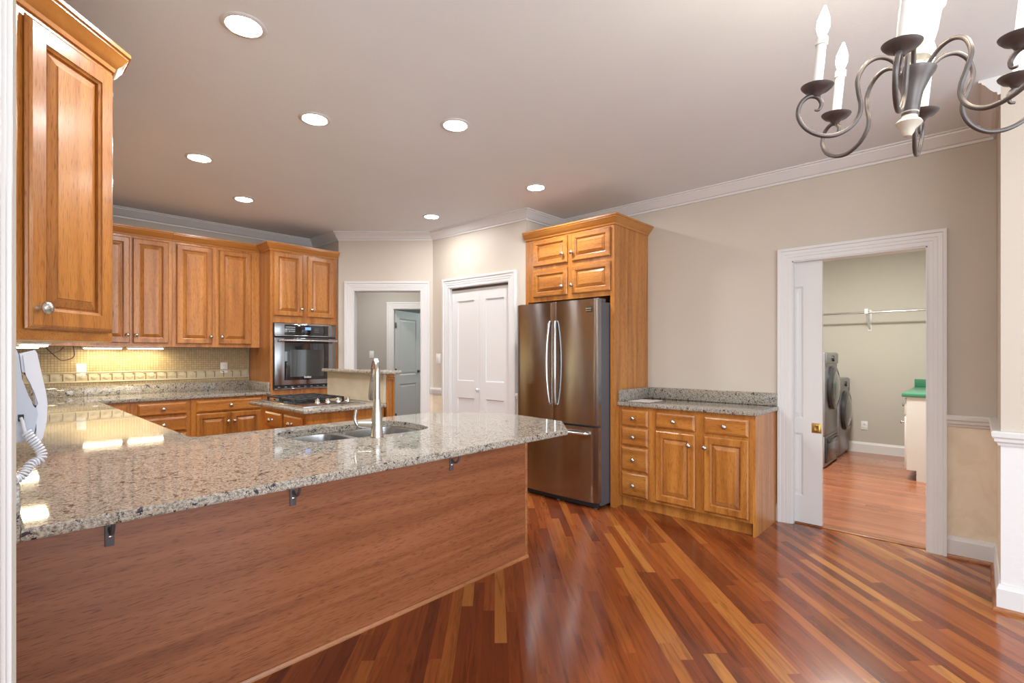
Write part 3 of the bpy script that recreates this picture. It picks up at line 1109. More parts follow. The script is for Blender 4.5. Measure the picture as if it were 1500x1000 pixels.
obj('lever', bm, M['nickel'], fc, 40)

# ------------------------------------------------------------------ upper cabinets
def wall_cab_box(parent, poly, z0, z1, mat='oak_z'):
    bm = bm_new()
    prism(bm, poly, z0, z1)
    return obj('carcass', bm, M[mat], parent, 0)


# diagonal end cabinet on the left wall
A = Vector((.047, 2.187, 0)); B = Vector((.362, 2.502, 0))
dc = thing('corner_wall_cabinet', 'large angled oak wall cabinet above the white telephone at left', 'cabinet', (.2, 2.5, 1.36))
wall_cab_box(dc, [(.047, 2.187), (.362, 2.502), (.362, 2.62), (.047, 2.62)], 1.358, 2.43)
D_fr = Frame(A, (1, 1, 0), (1, -1, 0))
bm = bm_new()
fbox(bm, D_fr, .0, .4455, 1.358, 1.388, 0, .002)
obj('bottom_rail', bm, M['oak_x'], dc, 0)
bm = bm_new()
BIG = [(.007, 0), (.007, .005), (0, .006), (0, .010), (.005, .014), (.006, .018), (.014, .022), (.062, .022), (.063, .018), (.072, .014), (.073, .004), (.079, .004), (.081, .008), (.108, .017), (.110, .0205), (.112, .0205)]
nested(bm, D_fr, .070, .432, 1.394, 2.405, BIG)
d = obj('door', bm, M['oak_z'], dc, 8)
knob(d, D_fr, .102, 1.462, .022, 1.35)
for v in (1.47, 1.985, 2.33):
    bm = bm_new()
    fbox(bm, D_fr, .431, .440, v - .012, v + .012, .002, .012, .002)
    obj('hinge', bm, M['hinge'], dc, 0)
bm = bm_new()
sweep_h(bm, [(.047, 2.187), (.362, 2.502), (.362, 2.62)], [(o, z + 2.425) for o, z in CABCROWN], True)
obj('crown', bm, M['trim_y'], dc, 25)

# long run of uppers on the left wall (seen only from below)
lc = thing('wall_cabinet', 'oak wall cabinets seen edge-on behind the angled cabinet', 'cabinet', (.2, 4.2, 1.36))
wall_cab_box(lc, [(.047, 2.622), (.335, 2.622), (.335, 6.10), (.047, 6.10)], 1.375, 2.43)
L_fr = Frame((.335, 0, 0), (0, -1, 0), (1, 0, 0))
yy = 2.66
while yy + .5 < 5.74:
    door(lc, L_fr, -(yy + .485), -yy, 1.415, 2.40)
    yy += .515
bm = bm_new()
sweep_h(bm, [(.300, 2.622), (.300, 5.70)], [(o, z + 2.425) for o, z in CABCROWN], True)
obj('crown', bm, M['trim_y'], lc, 25)

B_fr = Frame((0, 5.79, 0), (1, 0, 0), (0, -1, 0))


def back_upper(x0, x1, doors, label, end=0.0):
    t = thing('wall_cabinet', label, 'cabinet', ((x0 + x1) / 2, 5.95, 1.385), 'oak wall cabinets on the back wall')
    wall_cab_box(t, [(x0, 5.79), (x1, 5.79), (x1, 6.10), (x0, 6.10)], 1.385, 2.44)
    for (a, b, ks) in doors:
        door(t, B_fr, a, b, 1.418, 2.402, (ks, 1.49), SMALLDOOR)
    bm = bm_new()
    sweep_h(bm, [(x0, 5.79), (x1, 5.79)], [(o, z + 2.425) for o, z in CABCROWN], True)
    obj('crown', bm, M['trim_x'], t, 25)
    return t


back_upper(.362, 1.304, [(.675, .968, .945), (.990, 1.275, 1.012)], 'oak wall cabinet on the back wall beside the angled cabinet')
back_upper(1.306, 2.122, [(1.340, 1.656, 1.636), (1.718, 2.034, 1.738)], 'oak wall cabinet on the back wall next to the oven cabinet')

# ------------------------------------------------------------------ oven cabinet
OY = 5.50
oc = thing('oven_cabinet', 'tall oak cabinet housing the built-in oven', 'cabinet', (2.5, 5.8, 0))
bm = bm_new()
box(bm, 2.124, 2.150, OY, 6.10, 0, 2.44)
box(bm, 2.862, 2.886, OY, 6.10, 0, 2.44)
box(bm, 2.150, 2.862, OY, 6.10, 1.655, 2.44)
box(bm, 2.150, 2.862, OY, 6.10, 0.06, .930)
box(bm, 2.150, 2.862, 6.06, 6.10, .930, 1.655)
obj('carcass', bm, M['oak_z'], oc, 0)
O_fr = Frame((0, OY, 0), (1, 0, 0), (0, -1, 0))
door(oc, O_fr, 2.158, 2.468, 1.728, 2.412, (2.448, 1.81), SMALLDOOR)
door(oc, O_fr, 2.528, 2.838, 1.728, 2.412, (2.566, 1.81), SMALLDOOR)
drawer(oc, O_fr, 2.17, 2.84, .50, .86)
drawer(oc, O_fr, 2.17, 2.84, .12, .47)
bm = bm_new()
sweep_h(bm, [(2.124, 5.729), (2.124, OY), (2.887, OY)], [(o, z + 2.425) for o, z in CABCROWN], True)
obj('crown', bm, M['trim_x'], oc, 25)

ov = thing('wall_oven', 'stainless built-in wall oven with black glass door', 'oven', (2.5, 5.6, .935))
bm = bm_new()
box(bm, 2.152, 2.860, OY - .004, 5.98, .934, 1.652)
obj('chassis', bm, M['black'], ov, 0)
bm = bm_new()
fbox(bm, O_fr, 2.158, 2.846, 1.516, 1.650, .004, .030, .004)
fbox(bm, O_fr, 2.158, 2.846, 1.508, 1.520, .004, .040, .003)
cp = obj('control_panel', bm, M['steel'], ov, 30)
bm = bm_new()
fbox(bm, O_fr, 2.262, 2.758, 1.523, 1.634, .028, .033, .002)
cg = obj('touch_panel', bm, M['glass_black'], cp, 30)
bm = bm_new()
fbox(bm, O_fr, 2.487, 2.552, 1.582, 1.612, .0325, .0336)
obj('clock_display', bm, M['display'], cp, 0)
bm = bm_new()
for r in range(3):
    for k in range(6):
        if r == 2 and k < 2: continue
        fbox(bm, O_fr, 2.272 + k * .018, 2.284 + k * .018, 1.604 - r * .022, 1.612 - r * .022, .0325, .0334)
for r in range(3):
    for k in range(3):
        fbox(bm, O_fr, 2.60 + k * .018, 2.604 + k * .018, 1.60 - r * .02, 1.604 - r * .02, .0325, .0334)
obj('key_legends', bm, M['print'], cp, 0)
bm = bm_new()
fbox(bm, O_fr, 2.158, 2.846, .978, 1.492, .004, .034, .004)
od = obj('oven_door', bm, M['steel'], ov, 30)
bm = bm_new()
fbox(bm, O_fr, 2.260, 2.760, 1.030, 1.488, .032, .037, .002)
obj('door_glass', bm, M['glass_black'], od, 30)
bm = bm_new()
fbox(bm, O_fr, 2.32, 2.70, 1.066, 1.362, .0365, .0376)
obj('door_window', bm, M['glass_window'], od, 0)
bm = bm_new()
tube(bm, [(2.185, OY - .075, 1.462), (2.845, OY - .075, 1.462)], .0125, 14)
for xx in (2.21, 2.82):
    tube(bm, [(xx, OY - .03, 1.462), (xx, OY - .075, 1.462)], .009, 10)
obj('handle', bm, M['chrome'], od, 40)
bm = bm_new()
for k in range(8):
    fbox(bm, O_fr, 2.474 + k * .0102, 2.4825 + k * .0102, 1.050, 1.066 + (.004 if k in (0, 4) else 0), .0366, .0382)
obj('brand_plate', bm, M['print'], od, 0)
bm = bm_new()
fbox(bm, O_fr, 2.158, 2.846, .934, .944, .004, .034, .003)
obj('bottom_trim', bm, M['steel'], ov, 30)
bm = bm_new()
for k in range(9):
    fbox(bm, O_fr, 2.20 + k * .072, 2.225 + k * .072, .952, .960, .0035, .006)
obj('vent_slots', bm, M['steel_plain'], ov, 0)

# ------------------------------------------------------------------ back base cabinets
BY = 5.50
BB = Frame((0, BY, 0), (1, 0, 0), (0, -1, 0))


def base_box(t, x0, x1, y0=BY, y1=6.10):
    bm = bm_new()
    box(bm, x0, x1, y0, y1, .10, .884)
    box(bm, x0, x1, y0 + .06, y1, 0, .10)
    return obj('carcass', bm, M['oak_z'], t, 0)


t = thing('base_cabinet', 'oak base cabinet in the inner corner under the back counter', 'cabinet', (.79, 5.8, 0))
base_box(t, .652, .925)
door(t, BB, .70, .900, .13, .858, None, SMALLDOOR)
t = thing('base_cabinet', 'oak drawer base cabinet under the back counter', 'cabinet', (1.16, 5.8, 0))
base_box(t, .927, 1.392)
for z0, z1 in ((.748, .862), (.592, .722), (.37, .568), (.13, .35)):
    drawer(t, BB, .975, 1.355, z0, z1)
t = thing('base_cabinet', 'oak base cabinet with two doors under one wide drawer by the oven', 'cabinet', (1.76, 5.8, 0))
base_box(t, 1.394, 2.122)
drawer(t, BB, 1.434, 2.030, .748, .862)
door(t, BB, 1.434, 1.727, .13, .734, (1.707, .645), SMALLDOOR)
door(t, BB, 1.738, 2.030, .13, .734, (1.764, .645), SMALLDOOR)

# ------------------------------------------------------------------ island
isl = thing('island_cabinet', 'oak island cabinet under the cooktop with raised stone back', 'cabinet', (1.95, 4.0, 0))
bm = bm_new()
box(bm, 1.60, 2.236, 3.50, 4.34, .10, .884)
box(bm, 1.66, 2.236, 3.52, 4.34, 0, .10)
box(bm, 2.256, 2.335, 3.50, 4.45, 0, 1.149)
obj('carcass', bm, M['oak_z'], isl, 0)
I_fr = Frame((1.60, 0, 0), (0, -1, 0), (-1, 0, 0))
for z0, z1 in ((.735, .858), (.52, .70)):
    drawer(isl, I_fr, -4.20, -3.89, z0, z1)
    drawer(isl, I_fr, -3.85, -3.54, z0, z1)
bm = bm_new()
box(bm, 2.235, 2.256, 3.498, 4.45, .916, 1.149)
obj('stone_riser', bm, M['travertine'], isl, 0)
E_fr = Frame((0, 3.50, 0), (1, 0, 0), (0, -1, 0))
door(isl, E_fr, 2.258, 2.333, .10, 1.125, None, [(0, 0), (0, .010), (.003, .013), (.016, .013), (.018, .005), (.022, .005), (.028, .010), (.029, .0105)], name='end_panel')

ck = thing('gas_cooktop', 'gas cooktop with black grates and steel knobs on the island', 'cooktop', (1.88, 4.02, .915))
bm = bm_new()
box(bm, 1.625, 2.135, 3.60, 4.44, .9155, .926, .004)
obj('steel_tray', bm, M['chrome'], ck, 30)
bm = bm_new()
box(bm, 1.655, 2.105, 3.64, 4.41, .925, .9285, .001)
obj('burner_deck', bm, M['glass_black'], ck, 30)
for gy0, gy1 in ((3.86, 4.12), (4.14, 4.40)):
    bm = bm_new()
    zt = .962
    for xx in (1.68, 1.78, 1.88, 1.98, 2.08):
        box(bm, xx - .006, xx + .006, gy0, gy1, zt - .012, zt, .002)
    for y_ in (gy0 + .006, (gy0 + gy1) / 2, gy1 - .006):
        box(bm, 1.674, 2.086, y_ - .006, y_ + .006, zt - .012, zt, .002)
    for xx in (1.68, 2.08):
        for y_ in (gy0 + .008, gy1 - .008):
            box(bm, xx - .007, xx + .007, y_ - .007, y_ + .007, .928, zt - .008)
    obj('grate', bm, M['castiron'], ck, 30)
for bx, by in ((1.78, 3.99), (1.98, 3.99), (1.78, 4.27), (1.98, 4.27)):
    bm = bm_new()
    lathe(bm, [(.042, 0), (.042, .008), (.03, .010), (.03, .018), (.022, .020), (0, .020)], (bx, by, .928), (0, 0, 1), 20, False)
    obj('burner', bm, M['castiron'], ck, 40)
for k in range(4):
    bm = bm_new()
    lathe(bm, [(.023, 0), (.023, .006), (.018, .010), (.016, .032), (.013, .036), (0, .036)], (1.80 + k * .085, 3.745, .928), (0, 0, 1), 18, False)
    obj('knob', bm, M['chrome'], ck, 40)

# ------------------------------------------------------------------ refrigerator and its cabinet
fg = thing('refrigerator', 'stainless french door refrigerator standing in the oak surround', 'refrigerator', (3.9, 2.77, 0))
FX = 3.53
fy0, fy1 = 2.312, 3.222
G_fr = Frame((FX, fy1, 0), (0, -1, 0), (-1, 0, 0))      # u 0 .. .91
bm = bm_new()
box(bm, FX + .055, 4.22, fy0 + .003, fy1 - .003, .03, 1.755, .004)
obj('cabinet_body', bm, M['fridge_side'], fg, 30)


def curved_panel(name, u0, u1, v0, v1, bulge, parent, mat, edge=.012):
    """front bowed about the fridge's middle, rounded vertical edges"""
    bm = bm_new()
    nu = 22
    def nf(u):
        s = (u - .455) / .455
        return bulge * (1 - s * s)
    cols = []
    us = [u0] + [u0 + (u1 - u0) * k / nu for k in range(nu + 1)] + [u1]
    for i, u in enumerate(us):
        if i in (0, len(us) - 1): n = -.05
        else:
            n = nf(u)
            d_ = min(u - u0, u1 - u)
            if d_ < edge: n -= edge * .55 * (1 - d_ / edge) ** 2
        cols.append([bm.verts.new(G_fr.p(u, v, n)) for v in (v0, v1)])
    for a, b in zip(cols, cols[1:]):
        bm.faces.new((a[0], b[0], b[1], a[1]))
    bm.faces.new([c[1] for c in cols]); bm.faces.new([c[0] for c in cols][::-1])
    bm.faces.new((cols[0][0], cols[0][1], cols[-1][1], cols[-1][0]))
    return obj(name, bm, mat, parent, 30)


d1 = curved_panel('door', .0, .4535, .712, 1.778, .020, fg, M['steel'])
d2 = curved_panel('door', .4565, .91, .712, 1.778, .020, fg, M['steel'])
d3 = curved_panel('freezer_drawer', .0, .91, .062, .694, .020, fg, M['steel'])
for dd, s in ((d1, -1), (d2, 1)):
    bm = bm_new()
    c = .455 + s * .030
    pts = spline([G_fr.p(c, .865, .014), G_fr.p(c + s * .004, .885, .040), G_fr.p(c + s * .014, 1.05, .058), G_fr.p(c + s * .018, 1.24, .062), G_fr.p(c + s * .014, 1.42, .058), G_fr.p(c + s * .004, 1.585, .040), G_fr.p(c, 1.605, .014)], 6)
    tube(bm, pts, .0115, 12)
    obj('handle', bm, M['chrome'], dd, 50)
bm = bm_new()
pts = spline([G_fr.p(.09, .640, .006), G_fr.p(.10, .640, .04), G_fr.p(.28, .640, .056), G_fr.p(.455, .640, .060), G_fr.p(.63, .640, .056), G_fr.p(.81, .640, .04), G_fr.p(.82, .640, .006)], 6)
tube(bm, pts, .0125, 12)
obj('handle', bm, M['chrome'], d3, 50)
bm = bm_new()
fbox(bm, G_fr, .785, .858, 1.668, 1.722, .004, .0085, .001)
bd = obj('badge', bm, M['black'], d2, 30)
bm = bm_new()
for k in range(6):
    fbox(bm, G_fr, .793 + k * .0095, .8005 + k * .0095, 1.696, 1.704, .0084, .0092)
fbox(bm, G_fr, .793, .848, 1.680, 1.684, .0084, .0092)
obj('badge_lettering', bm, M['gold_print'], bd, 0)
bm = bm_new()
box(bm, FX + .03, FX + .09, fy0 + .02, fy1 - .02, .012, .058, .004)
box(bm, FX + .06, 4.2, fy0 + .02, fy1 - .02, .02, .04)
obj('kick_grille', bm, M['black'], fg, 30)
for y_ in (fy0 + .06, fy1 - .08, fy0 + .46):
    bm = bm_new()
    lathe(bm, [(.018, 0), (.018, .010), (.010, .012), (.010, .03)], (FX + .06, y_, 0.0005), (0, 0, 1), 14)
    obj('foot', bm, M['fridge_side'], fg, 40)
bm = bm_new()
for y_ in (fy0 + .03, fy1 - .03):
    box(bm, FX + .02, FX + .13, y_ - .025, y_ + .025, 1.755, 1.785, .004)
obj('hinge_covers', bm, M['fridge_side'], fg, 30)

fcab = thing('refrigerator_surround', 'tall oak surround with four small doors above the refrigerator', 'cabinet', (4.0, 2.77, 0))
SX = 3.712
bm = bm_new()
box(bm, SX, 4.305, 2.265, 2.289, 0, 2.44)
box(bm, SX, SX + .03, 2.289, 2.305, 0, 2.44)
obj('side_panel', bm, M['oak_z'], fcab, 0)
bm = bm_new()
box(bm, SX + .001, 4.305, 2.289, 3.275, 1.820, 2.44)
box(bm, SX, 4.305, 3.240, 3.275, 0, 1.820)
obj('carcass', bm, M['oak_z'], fcab, 0)
S_fr = Frame((SX, 0, 0), (0, -1, 0), (-1, 0, 0))
WIDE = [(.006, 0), (.006, .005), (0, .006), (0, .013), (.004, .017), (.008, .021), (.042, .021), (.043, .016), (.050, .013), (.051, .004), (.056, .004), (.058, .008), (.078, .017), (.0795, .0195), (.081, .0195)]
for (a, b, z0, z1, ky) in ((3.165, 2.755, 2.160, 2.408, 2.795), (2.705, 2.300, 2.160, 2.408, 2.690), (3.165, 2.755, 1.862, 2.116, 2.800), (2.705, 2.300, 1.862, 2.116, 2.690)):
    d = door(fcab, S_fr, -a, -b, z0, z1, (-ky, z0 + .078), WIDE, M['oak_y'])
bm = bm_new()
sweep_h(bm, [(SX, 3.275), (SX, 2.265), (4.306, 2.265)], [(o, z + 2.425) for o, z in CABCROWN], True)
obj('crown', bm, M['trim_y'], fcab, 25)

# ------------------------------------------------------------------ right base cabinet
rc = thing('base_cabinet', 'oak base cabinet right of the refrigerator with six drawers and two doors', 'cabinet', (4.05, 1.7, 0))
RX = 3.79
bm = bm_new()
box(bm, RX, 4.305, 1.172, 2.262, .095, .869)
box(bm, RX + .045, 4.305, 1.172, 2.262, 0, .095)
obj('carcass', bm, M['oak_z'], rc, 0)
bm = bm_new()
box(bm, RX, 4.305, 1.156, 1.172, 0, .869)
obj('side_panel', bm, M['oak_z'], rc, 0)
K_fr = Frame((RX, 0, 0), (0, -1, 0), (-1, 0, 0))
for z0, z1 in ((.705, .842), (.538, .690), (.325, .522), (.108, .308)):
    drawer(rc, K_fr, -2.235, -1.988, z0, z1)
drawer(rc, K_fr, -1.918, -1.592, .712, .840)
drawer(rc, K_fr, -1.522, -1.200, .712, .840)
door(rc, K_fr, -1.918, -1.592, .118, .688, (-1.630, .604))
door(rc, K_fr, -1.522, -1.200, .118, .688, (-1.506, .604))

pp = obj('paper_sheet', (lambda b: (box(b, 3.86, 4.10, 2.02, 2.22, .9052, .9064), b)[1])(bm_new()), M['paper'], None, 0, (3.98, 2.1, .905))
tag(pp, 'white sheet of paper lying on the small granite worktop', 'paper')

# ------------------------------------------------------------------ under-cabinet lights and cable
def under_light(x0, x1, y0, y1, z, label, power, along_x=True):
    t = thing('under_cabinet_light', label, 'light', ((x0 + x1) / 2, (y0 + y1) / 2, z - .022), 'under-cabinet lights')
    bm = bm_new()
    box(bm, x0 - .012, x1 + .012, y0 - .012, y1 + .012, z - .014, z - .0005, .003)
    obj('housing', bm, M['white_plastic'], t, 30)
    bm = bm_new()
    box(bm, x0, x1, y0, y1, z - .024, z - .013, .003)
    obj('diffuser', bm, M['tube_glow'], t, 30)
    d = bpy.data.lights.new('under_cabinet_glow', 'AREA')
    d.shape = 'RECTANGLE'; d.size = x1 - x0; d.size_y = y1 - y0; d.energy = power; d.color = (1.0, .84, .50)
    o = bpy.data.objects.new('under_cabinet_glow', d); COL.objects.link(o)
    o.location = (0, 0, -.006); o.parent = t
    return t


under_light(.66, .94, 5.965, 5.995, 1.385, 'warm under-cabinet light strip over the back corner outlet', 2.6)
under_light(.99, 1.27, 5.965, 5.995, 1.385, 'warm under-cabinet light strip under the middle of the back wall cabinet', 2.6)
under_light(0.15, .25, 3.52, 3.68, 1.375, 'bright under-cabinet light just behind the angled cabinet', 4)
under_light(0.18, .28, 4.60, 4.78, 1.375, 'bright under-cabinet light farther along the left wall', 4)
bm = bm_new()
tube(bm, spline([(.24, 4.84, 1.372), (.29, 5.15, 1.335), (.38, 5.45, 1.315), (.46, 5.62, 1.335), (.50, 5.70, 1.372)], 6), .004, 8)
tube(bm, spline([(.34, 5.10, 1.372), (.41, 5.25, 1.30), (.47, 5.45, 1.262), (.55, 5.55, 1.29), (.58, 5.86, 1.382)], 6), .004, 8)
cb = obj('lamp_cable', bm, M['cable'], None, 50, (.45, 5.4, 1.37))
tag(cb, 'dark cable looping below the wall cabinets at left', 'cable')

# ------------------------------------------------------------------ wall telephone
ph = thing('wall_telephone', 'white corded wall telephone at the left edge', 'telephone', (.05, 1.72, 1.2))
Y0, Y1 = 1.675, 1.765
prof = [(.046, 1.325), (.064, 1.320), (.067, 1.310), (.073, 1.25), (.080, 1.21), (.086, 1.195), (.099, 1.176), (.101, 1.165), (.097, 1.14), (.093, 1.115), (.088, 1.10), (.046, 1.10)]
def yprism(bm, prof, y0, y1, bev=.004):
    t = bmesh.new()
    a = [t.verts.new((x, y0, z)) for x, z in prof]; b = [t.verts.new((x, y1, z)) for x, z in prof]
    n = len(prof)
    t.faces.new(a); t.faces.new(b[::-1])
    for k in range(n): t.faces.new((a[k], b[k], b[(k + 1) % n], a[(k + 1) % n]))
    if bev: bmesh.ops.bevel(t, geom=[e for e in t.edges if abs(e.verts[0].co.y - e.verts[1].co.y) < 1e-6], offset=bev, segments=2, affect='EDGES')
    merge(bm, t)
bm = bm_new(); yprism(bm, prof, Y0, Y1)
obj('base', bm, M['phone_base'], ph, 40)
bm = bm_new()
yprism(bm, [(.0695, 1.312), (.096, 1.321), (.100, 1.314), (.108, 1.262), (.116, 1.215), (.1185, 1.190), (.117, 1.145), (.110, 1.105), (.104, 1.088), (.0905, 1.088), (.0985, 1.125), (.1025, 1.165), (.1005, 1.178), (.0965, 1.188), (.0955, 1.215), (.091, 1.245), (.084, 1.262), (.0735, 1.268)], Y0 + .012, Y1 - .03, .005)
hs = obj('handset', bm, M['phone_plastic'], ph, 40)
bm = bm_new()
box(bm, .066, .076, Y0 - .002, Y0 + .004, 1.150, 1.166)
obj('cord_jack', bm, M['black'], ph, 0)
bm = bm_new()
tube(bm, spline([(.071, Y0 - .004, 1.158), (.073, Y0 - .015, 1.148), (.076, Y0 - .022, 1.130), (.079, Y0 - .024, 1.118)], 5), .0035, 8)
path = spline([(.079, Y0 - .024, 1.125), (.088, Y0 - .028, 1.108), (.099, Y0 - .032, 1.088), (.1045, Y0 - .036, 1.072), (.102, Y0 - .042, 1.060), (.092, Y0 - .048, 1.056), (.084, Y0 - .054, 1.052), (.078, Y0 - .060, 1.042), (.071, Y0 - .068, 1.032), (.062, Y0 - .074, 1.026), (.056, Y0 - .080, 1.026)], 10)
# helix around that path
L_ = [0]
for a, b in zip(path, path[1:]): L_.append(L_[-1] + (b - a).length)
tot = L_[-1]; turns = tot / .0068
hel = []
N_ = int(turns * 9)
for k in range(N_ + 1):
    s = tot * k / N_
    i = max(j for j in range(len(L_)) if L_[j] <= s + 1e-9); i = min(i, len(path) - 2)
    f = (s - L_[i]) / max(1e-9, L_[i + 1] - L_[i])
    c = path[i].lerp(path[i + 1], min(1, f)); tg = (path[i + 1] - path[i]).normalized()
    e1 = tg.cross(Vector((0, 1, 0.01))).normalized(); e2 = tg.cross(e1)
    an = 2 * PI * turns * k / N_
    hel.append(c + (e1 * math.cos(an) + e2 * math.sin(an)) * .0085)
tube(bm, hel, .0026, 6)
obj('coiled_cord', bm, M['phone_plastic'], ph, 60)

# ------------------------------------------------------------------ recessed ceiling lights
def can(x, y, label, power=9):
    t = thing('recessed_light', label, 'ceiling light', (x, y, CH), 'recessed ceiling lights')
    bm = bm_new()
    lathe(bm, [(.090, 0), (.092, -.003), (.088, -.006), (.072, -.007), (.068, -.004), (.066, 0)], (x, y, CH), (0, 0, 1), 32, False)
    obj('trim_ring', bm, M['trim'], t, 40)
    bm = bm_new()
    lathe(bm, [(.068, -.0015), (.05, -.0045), (.02, -.006), (0, -.006)], (x, y, CH), (0, 0, 1), 32, False)
    obj('lens', bm, M['can_glow'], t, 60)
    d = bpy.data.lights.new('recessed_glow', 'SPOT'); d.energy = power * 4; d.color = (.90, .96, 1.0)
    d.spot_size = math.radians(150); d.spot_blend = .9; d.shadow_soft_size = .06
    o = bpy.data.objects.new('recessed_glow', d); COL.objects.link(o)
    o.location = (0, 0, -.015); o.parent = t


can(.789, 2.33, 'recessed ceiling light nearest the camera, above the peninsula at left')
can(1.396, 2.94, 'recessed ceiling light second from left in the middle row, above the sink')
can(2.031, 2.377, 'recessed ceiling light in the middle of the ceiling, left of the chandelier')
can(1.10, 4.135, 'recessed ceiling light nearest the left wall cabinets')
can(1.671, 4.936, 'small recessed ceiling light in front of the oven cabinet')
can(3.262, 2.762, 'recessed ceiling light in front of the refrigerator surround')
can(3.21, 4.135, 'recessed ceiling light in front of the pantry door', 2.5)

# ------------------------------------------------------------------ chandelier
ccx, ccy = 1.686, .134
ch = thing('chandelier', 'six-arm bronze candle chandelier hanging at upper right', 'chandelier', (ccx, ccy, 1.90))
bm = bm_new()
lathe(bm, [(0, 0), (.009, .002), (.014, .012), (.016, .020), (.024, .028), (.030, .036), (.026, .042), (.018, .048), (.016, .058), (.020, .064)], (ccx, ccy, 1.888), (0, 0, 1), 24, False)
obj('finial', bm, M['cream'], ch, 50)
bm = bm_new()
lathe(bm, [(.014, 0), (.018, .006), (.019, .03), (.024, .065), (.036, .098), (.044, .112), (.046, .120), (.040, .122), (.0, .118)], (ccx, ccy, 1.938), (0, 0, 1), 24, False)
obj('cup', bm, M['iron'], ch, 50)
bm = bm_new()
lathe(bm, [(.018, 0), (.024, .012), (.018, .022), (.030, .034), (.020, .046), (.024, .056), (.034, .070), (.039, .10), (.042, .145), (.043, .152), (.049, .158), (.049, .168), (.040, .172), (.026, .18), (.022, .20), (.027, .215), (.018, .235), (.014, .33), (.020, .40), (.012, .47), (.010, .50)], (ccx, ccy, 2.055), (0, 0, 1), 28, False)
obj('column', bm, M['cream'], ch, 40)
bm = bm_new()
lathe(bm, [(.006, 0), (.006, .16)], (ccx, ccy, 2.545), (0, 0, 1), 10)
lathe(bm, [(.012, 0), (.05, .012), (.062, .03), (.062, .036)], (ccx, ccy, 2.703), (0, 0, 1), 24)
obj('canopy', bm, M['iron'], ch, 40)
AR = [(.030, 2.055), (.060, 2.088), (.095, 2.097), (.126, 2.080), (.142, 2.045), (.137, 2.010), (.127, 1.975), (.130, 1.945), (.152, 1.915), (.190, 1.897), (.232, 1.900), (.270, 1.920), (.292, 1.953), (.288, 1.985), (.268, 2.003), (.245, 2.001), (.232, 1.985), (.236, 1.968), (.248, 1.966)]
for k in range(6):
    a = math.radians(-16 + 60 * k)
    dv = FW * math.cos(a) + RT * math.sin(a)
    c0 = Vector((ccx, ccy, 0))
    def P3(r, z): return c0 + dv * r + Vector((0, 0, z))
    bm = bm_new()
    pts = spline([P3(r * .92, z) for r, z in AR], 6)
    rr = [.0058] * len(pts)
    for q in range(14): rr[-1 - q] = .0030 + .0028 * q / 14
    tube(bm, pts, rr, 10)
    arm = obj('arm', bm, M['iron'], ch, 60)
    q = P3(.228, 0)
    bm = bm_new()
    lathe(bm, [(.008, 2.001), (.012, 2.006), (.016, 2.012), (.030, 2.018), (.038, 2.026), (.040, 2.030), (.037, 2.030), (.028, 2.023), (.012, 2.019), (0, 2.019)], (q.x, q.y, 0), (0, 0, 1), 24, False)
    obj('drip_pan', bm, M['iron'], arm, 50)
    bm = bm_new()
    lathe(bm, [(.0122, 2.019), (.0122, 2.138), (.0150, 2.139), (.0150, 2.158), (.010, 2.162), (0, 2.162)], (q.x, q.y, 0), (0, 0, 1), 18, False)
    obj('candle_sleeve', bm, M['candle'], arm, 40)
    bm = bm_new()
    lathe(bm, [(.007, 2.161), (.011, 2.168), (.0165, 2.186), (.0155, 2.204), (.009, 2.224), (.0025, 2.242), (0, 2.244)], (q.x, q.y, 0), (0, 0, 1), 16, False)
    obj('flame_bulb', bm, M['bulb_glow'], arm, 60)
    d = bpy.data.lights.new('bulb_glow', 'POINT'); d.energy = 3.3; d.color = (1.0, .84, .64); d.shadow_soft_size = .02
    o = bpy.data.objects.new('bulb_glow', d); COL.objects.link(o)
    o.parent = ch; o.location = (q.x - ccx, q.y - ccy, 2.262 - 1.90)

# the fitting hangs a touch out of level
ch.rotation_euler = (Matrix.Rotation(math.radians(3.5), 3, FW) @ Matrix.Rotation(math.radians(4), 3, RT)).to_euler()

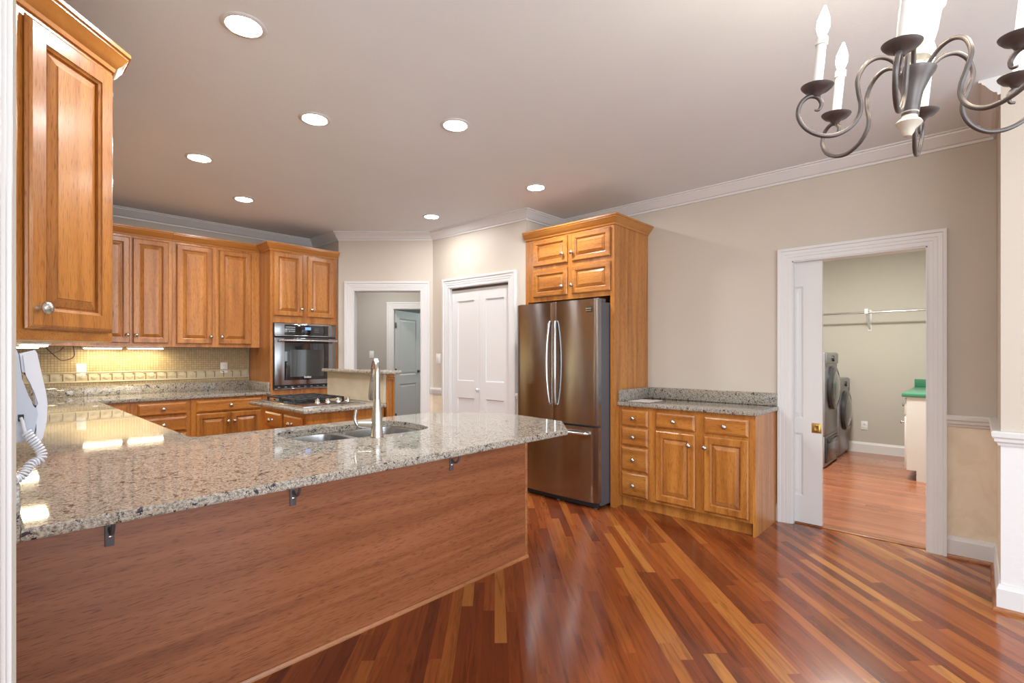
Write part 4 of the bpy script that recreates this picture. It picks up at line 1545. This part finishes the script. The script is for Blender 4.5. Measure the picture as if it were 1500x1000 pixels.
# ------------------------------------------------------------------ laundry room
def front_loader(x0, x1, y0, y1, z0, z1, name, label, ctrl, pedestal=0.0):
    t = thing(name, label, name.split('_')[-1], ((x0 + x1) / 2, (y0 + y1) / 2, 0))
    fr = Frame((x0, y0, 0), (1, 0, 0), (0, -1, 0)); w = x1 - x0
    bm = bm_new(); box(bm, x0, x1, y0, y1, z0, z1, .012)
    if pedestal == 0: box(bm, x0 + .03, x1 - .03, y0 + .03, y1 - .03, 0.0005, z0 + .02)
    obj('housing', bm, M['washer'], t, 40)
    bm = bm_new(); fbox(bm, fr, .01, w - .01, z1 - .135, z1 - .012, 0, .012, .004)
    p_ = obj('control_panel', bm, M['washer'], t, 30)
    bm = bm_new(); lathe(bm, [(.034, 0), (.034, .016), (.028, .022), (0, .022)], fr.p(w * .5, z1 - .073, .012), fr.N, 20, False)
    obj('dial', bm, M['washer_dark'], p_, 40)
    cz = z1 - .42
    bm = bm_new(); lathe(bm, [(.255, 0), (.262, .02), (.25, .045), (.205, .055), (.20, .05)], fr.p(w / 2, cz, 0), fr.N, 40, False)
    d_ = obj('door_ring', bm, M['washer_dark'], t, 40)
    bm = bm_new(); lathe(bm, [(.202, .050), (.15, .065), (.08, .074), (0, .077)], fr.p(w / 2, cz, 0), fr.N, 40, False)
    obj('porthole', bm, M['washer_glass'], d_, 60)
    if pedestal:
        bm = bm_new(); box(bm, x0, x1, y0 + .005, y1, .012, pedestal - .002, .01); box(bm, x0 + .04, x1 - .04, y0 + .05, y1 - .05, .0005, .02)
        pd = obj('pedestal', bm, M['washer'], t, 40)
        bm = bm_new(); fbox(bm, fr, .02, w - .02, .06, pedestal - .03, -.005, .012, .006); fbox(bm, fr, .08, w - .08, pedestal - .085, pedestal - .055, .010, .03, .006)
        obj('pedestal_drawer', bm, M['washer_dark'], pd, 40)
    return t


front_loader(7.43, 8.07, 1.27, 1.98, .03, 1.0, 'clothes_dryer', 'graphite front-loading dryer against the laundry far wall', True)
front_loader(6.62, 7.30, 1.27, 1.98, .37, 1.335, 'clothes_washer', 'graphite front-loading washer raised on a pedestal, beside the pocket door', True, .37)
bm = bm_new()
lathe(bm, [(.045, 0), (.048, .01), (.048, .09), (.038, .12), (.016, .145), (.016, .155), (.020, .156), (.020, .178), (0, .179)], (7.56, 1.42, 1.0005), (0, 0, 1), 20, False)
bo = obj('detergent_bottle', bm, M['bottle'], None, 40, (7.56, 1.42, 1.0))
tag(bo, 'small pale plastic bottle standing on the dryer', 'bottle')

rod = thing('closet_rod', 'metal hanging rod on the laundry far wall', 'rod', (7.85, 1.0, 1.86))
bm = bm_new(); tube(bm, [(7.82, -.10, 1.85), (7.82, 2.04, 1.85)], .012, 12)
obj('bar', bm, M['chrome'], rod, 40)
bm = bm_new()
box(bm, 8.09, 8.0995, 1.02, 1.06, 1.62, 1.90, .002)
tube(bm, [(8.09, 1.04, 1.65), (7.98, 1.04, 1.72), (7.83, 1.04, 1.835)], .012, 8)
box(bm, 7.80, 8.095, 1.03, 1.05, 1.872, 1.884, .002)
box(bm, 7.795, 7.845, 1.02, 1.06, 1.832, 1.90, .006)
obj('support_bracket', bm, M['white_plastic'], rod, 30)

lcab = thing('laundry_cabinet', 'white base cabinet with green counter in the laundry room', 'cabinet', (7.3, .2, 0))
bm = bm_new()
box(bm, 6.60, 8.095, -.115, .535, .11, .868)
box(bm, 6.60, 8.095, -.115, .455, .0005, .11)
obj('carcass', bm, M['white_cab'], lcab, 0)
Q = Frame((8.095, .535, 0), (-1, 0, 0), (0, 1, 0))
for a in (.02, .52, 1.01):
    bm = bm_new(); fbox(bm, Q, a, a + .47, .13, .66, 0, .018, .004)
    dd = obj('door', bm, M['white_cab'], lcab, 30); knob(dd, Q, a + .43, .60, .018)
    bm = bm_new(); fbox(bm, Q, a, a + .47, .68, .85, 0, .018, .004)
    dd = obj('drawer', bm, M['white_cab'], lcab, 30); knob(dd, Q, a + .235, .765, .018)
gt = thing('green_worktop', 'green laminate counter top on the white laundry cabinet', 'worktop', (7.3, .2, .87))
bm = bm_new(); box(bm, 6.585, 8.097, -.118, .575, .869, .905, .006)
obj('slab', bm, M['green'], gt, 30)
bm = bm_new(); box(bm, 8.075, 8.097, -.118, .575, .905, 1.0, .004)
obj('upstand', bm, M['green'], gt, 30)
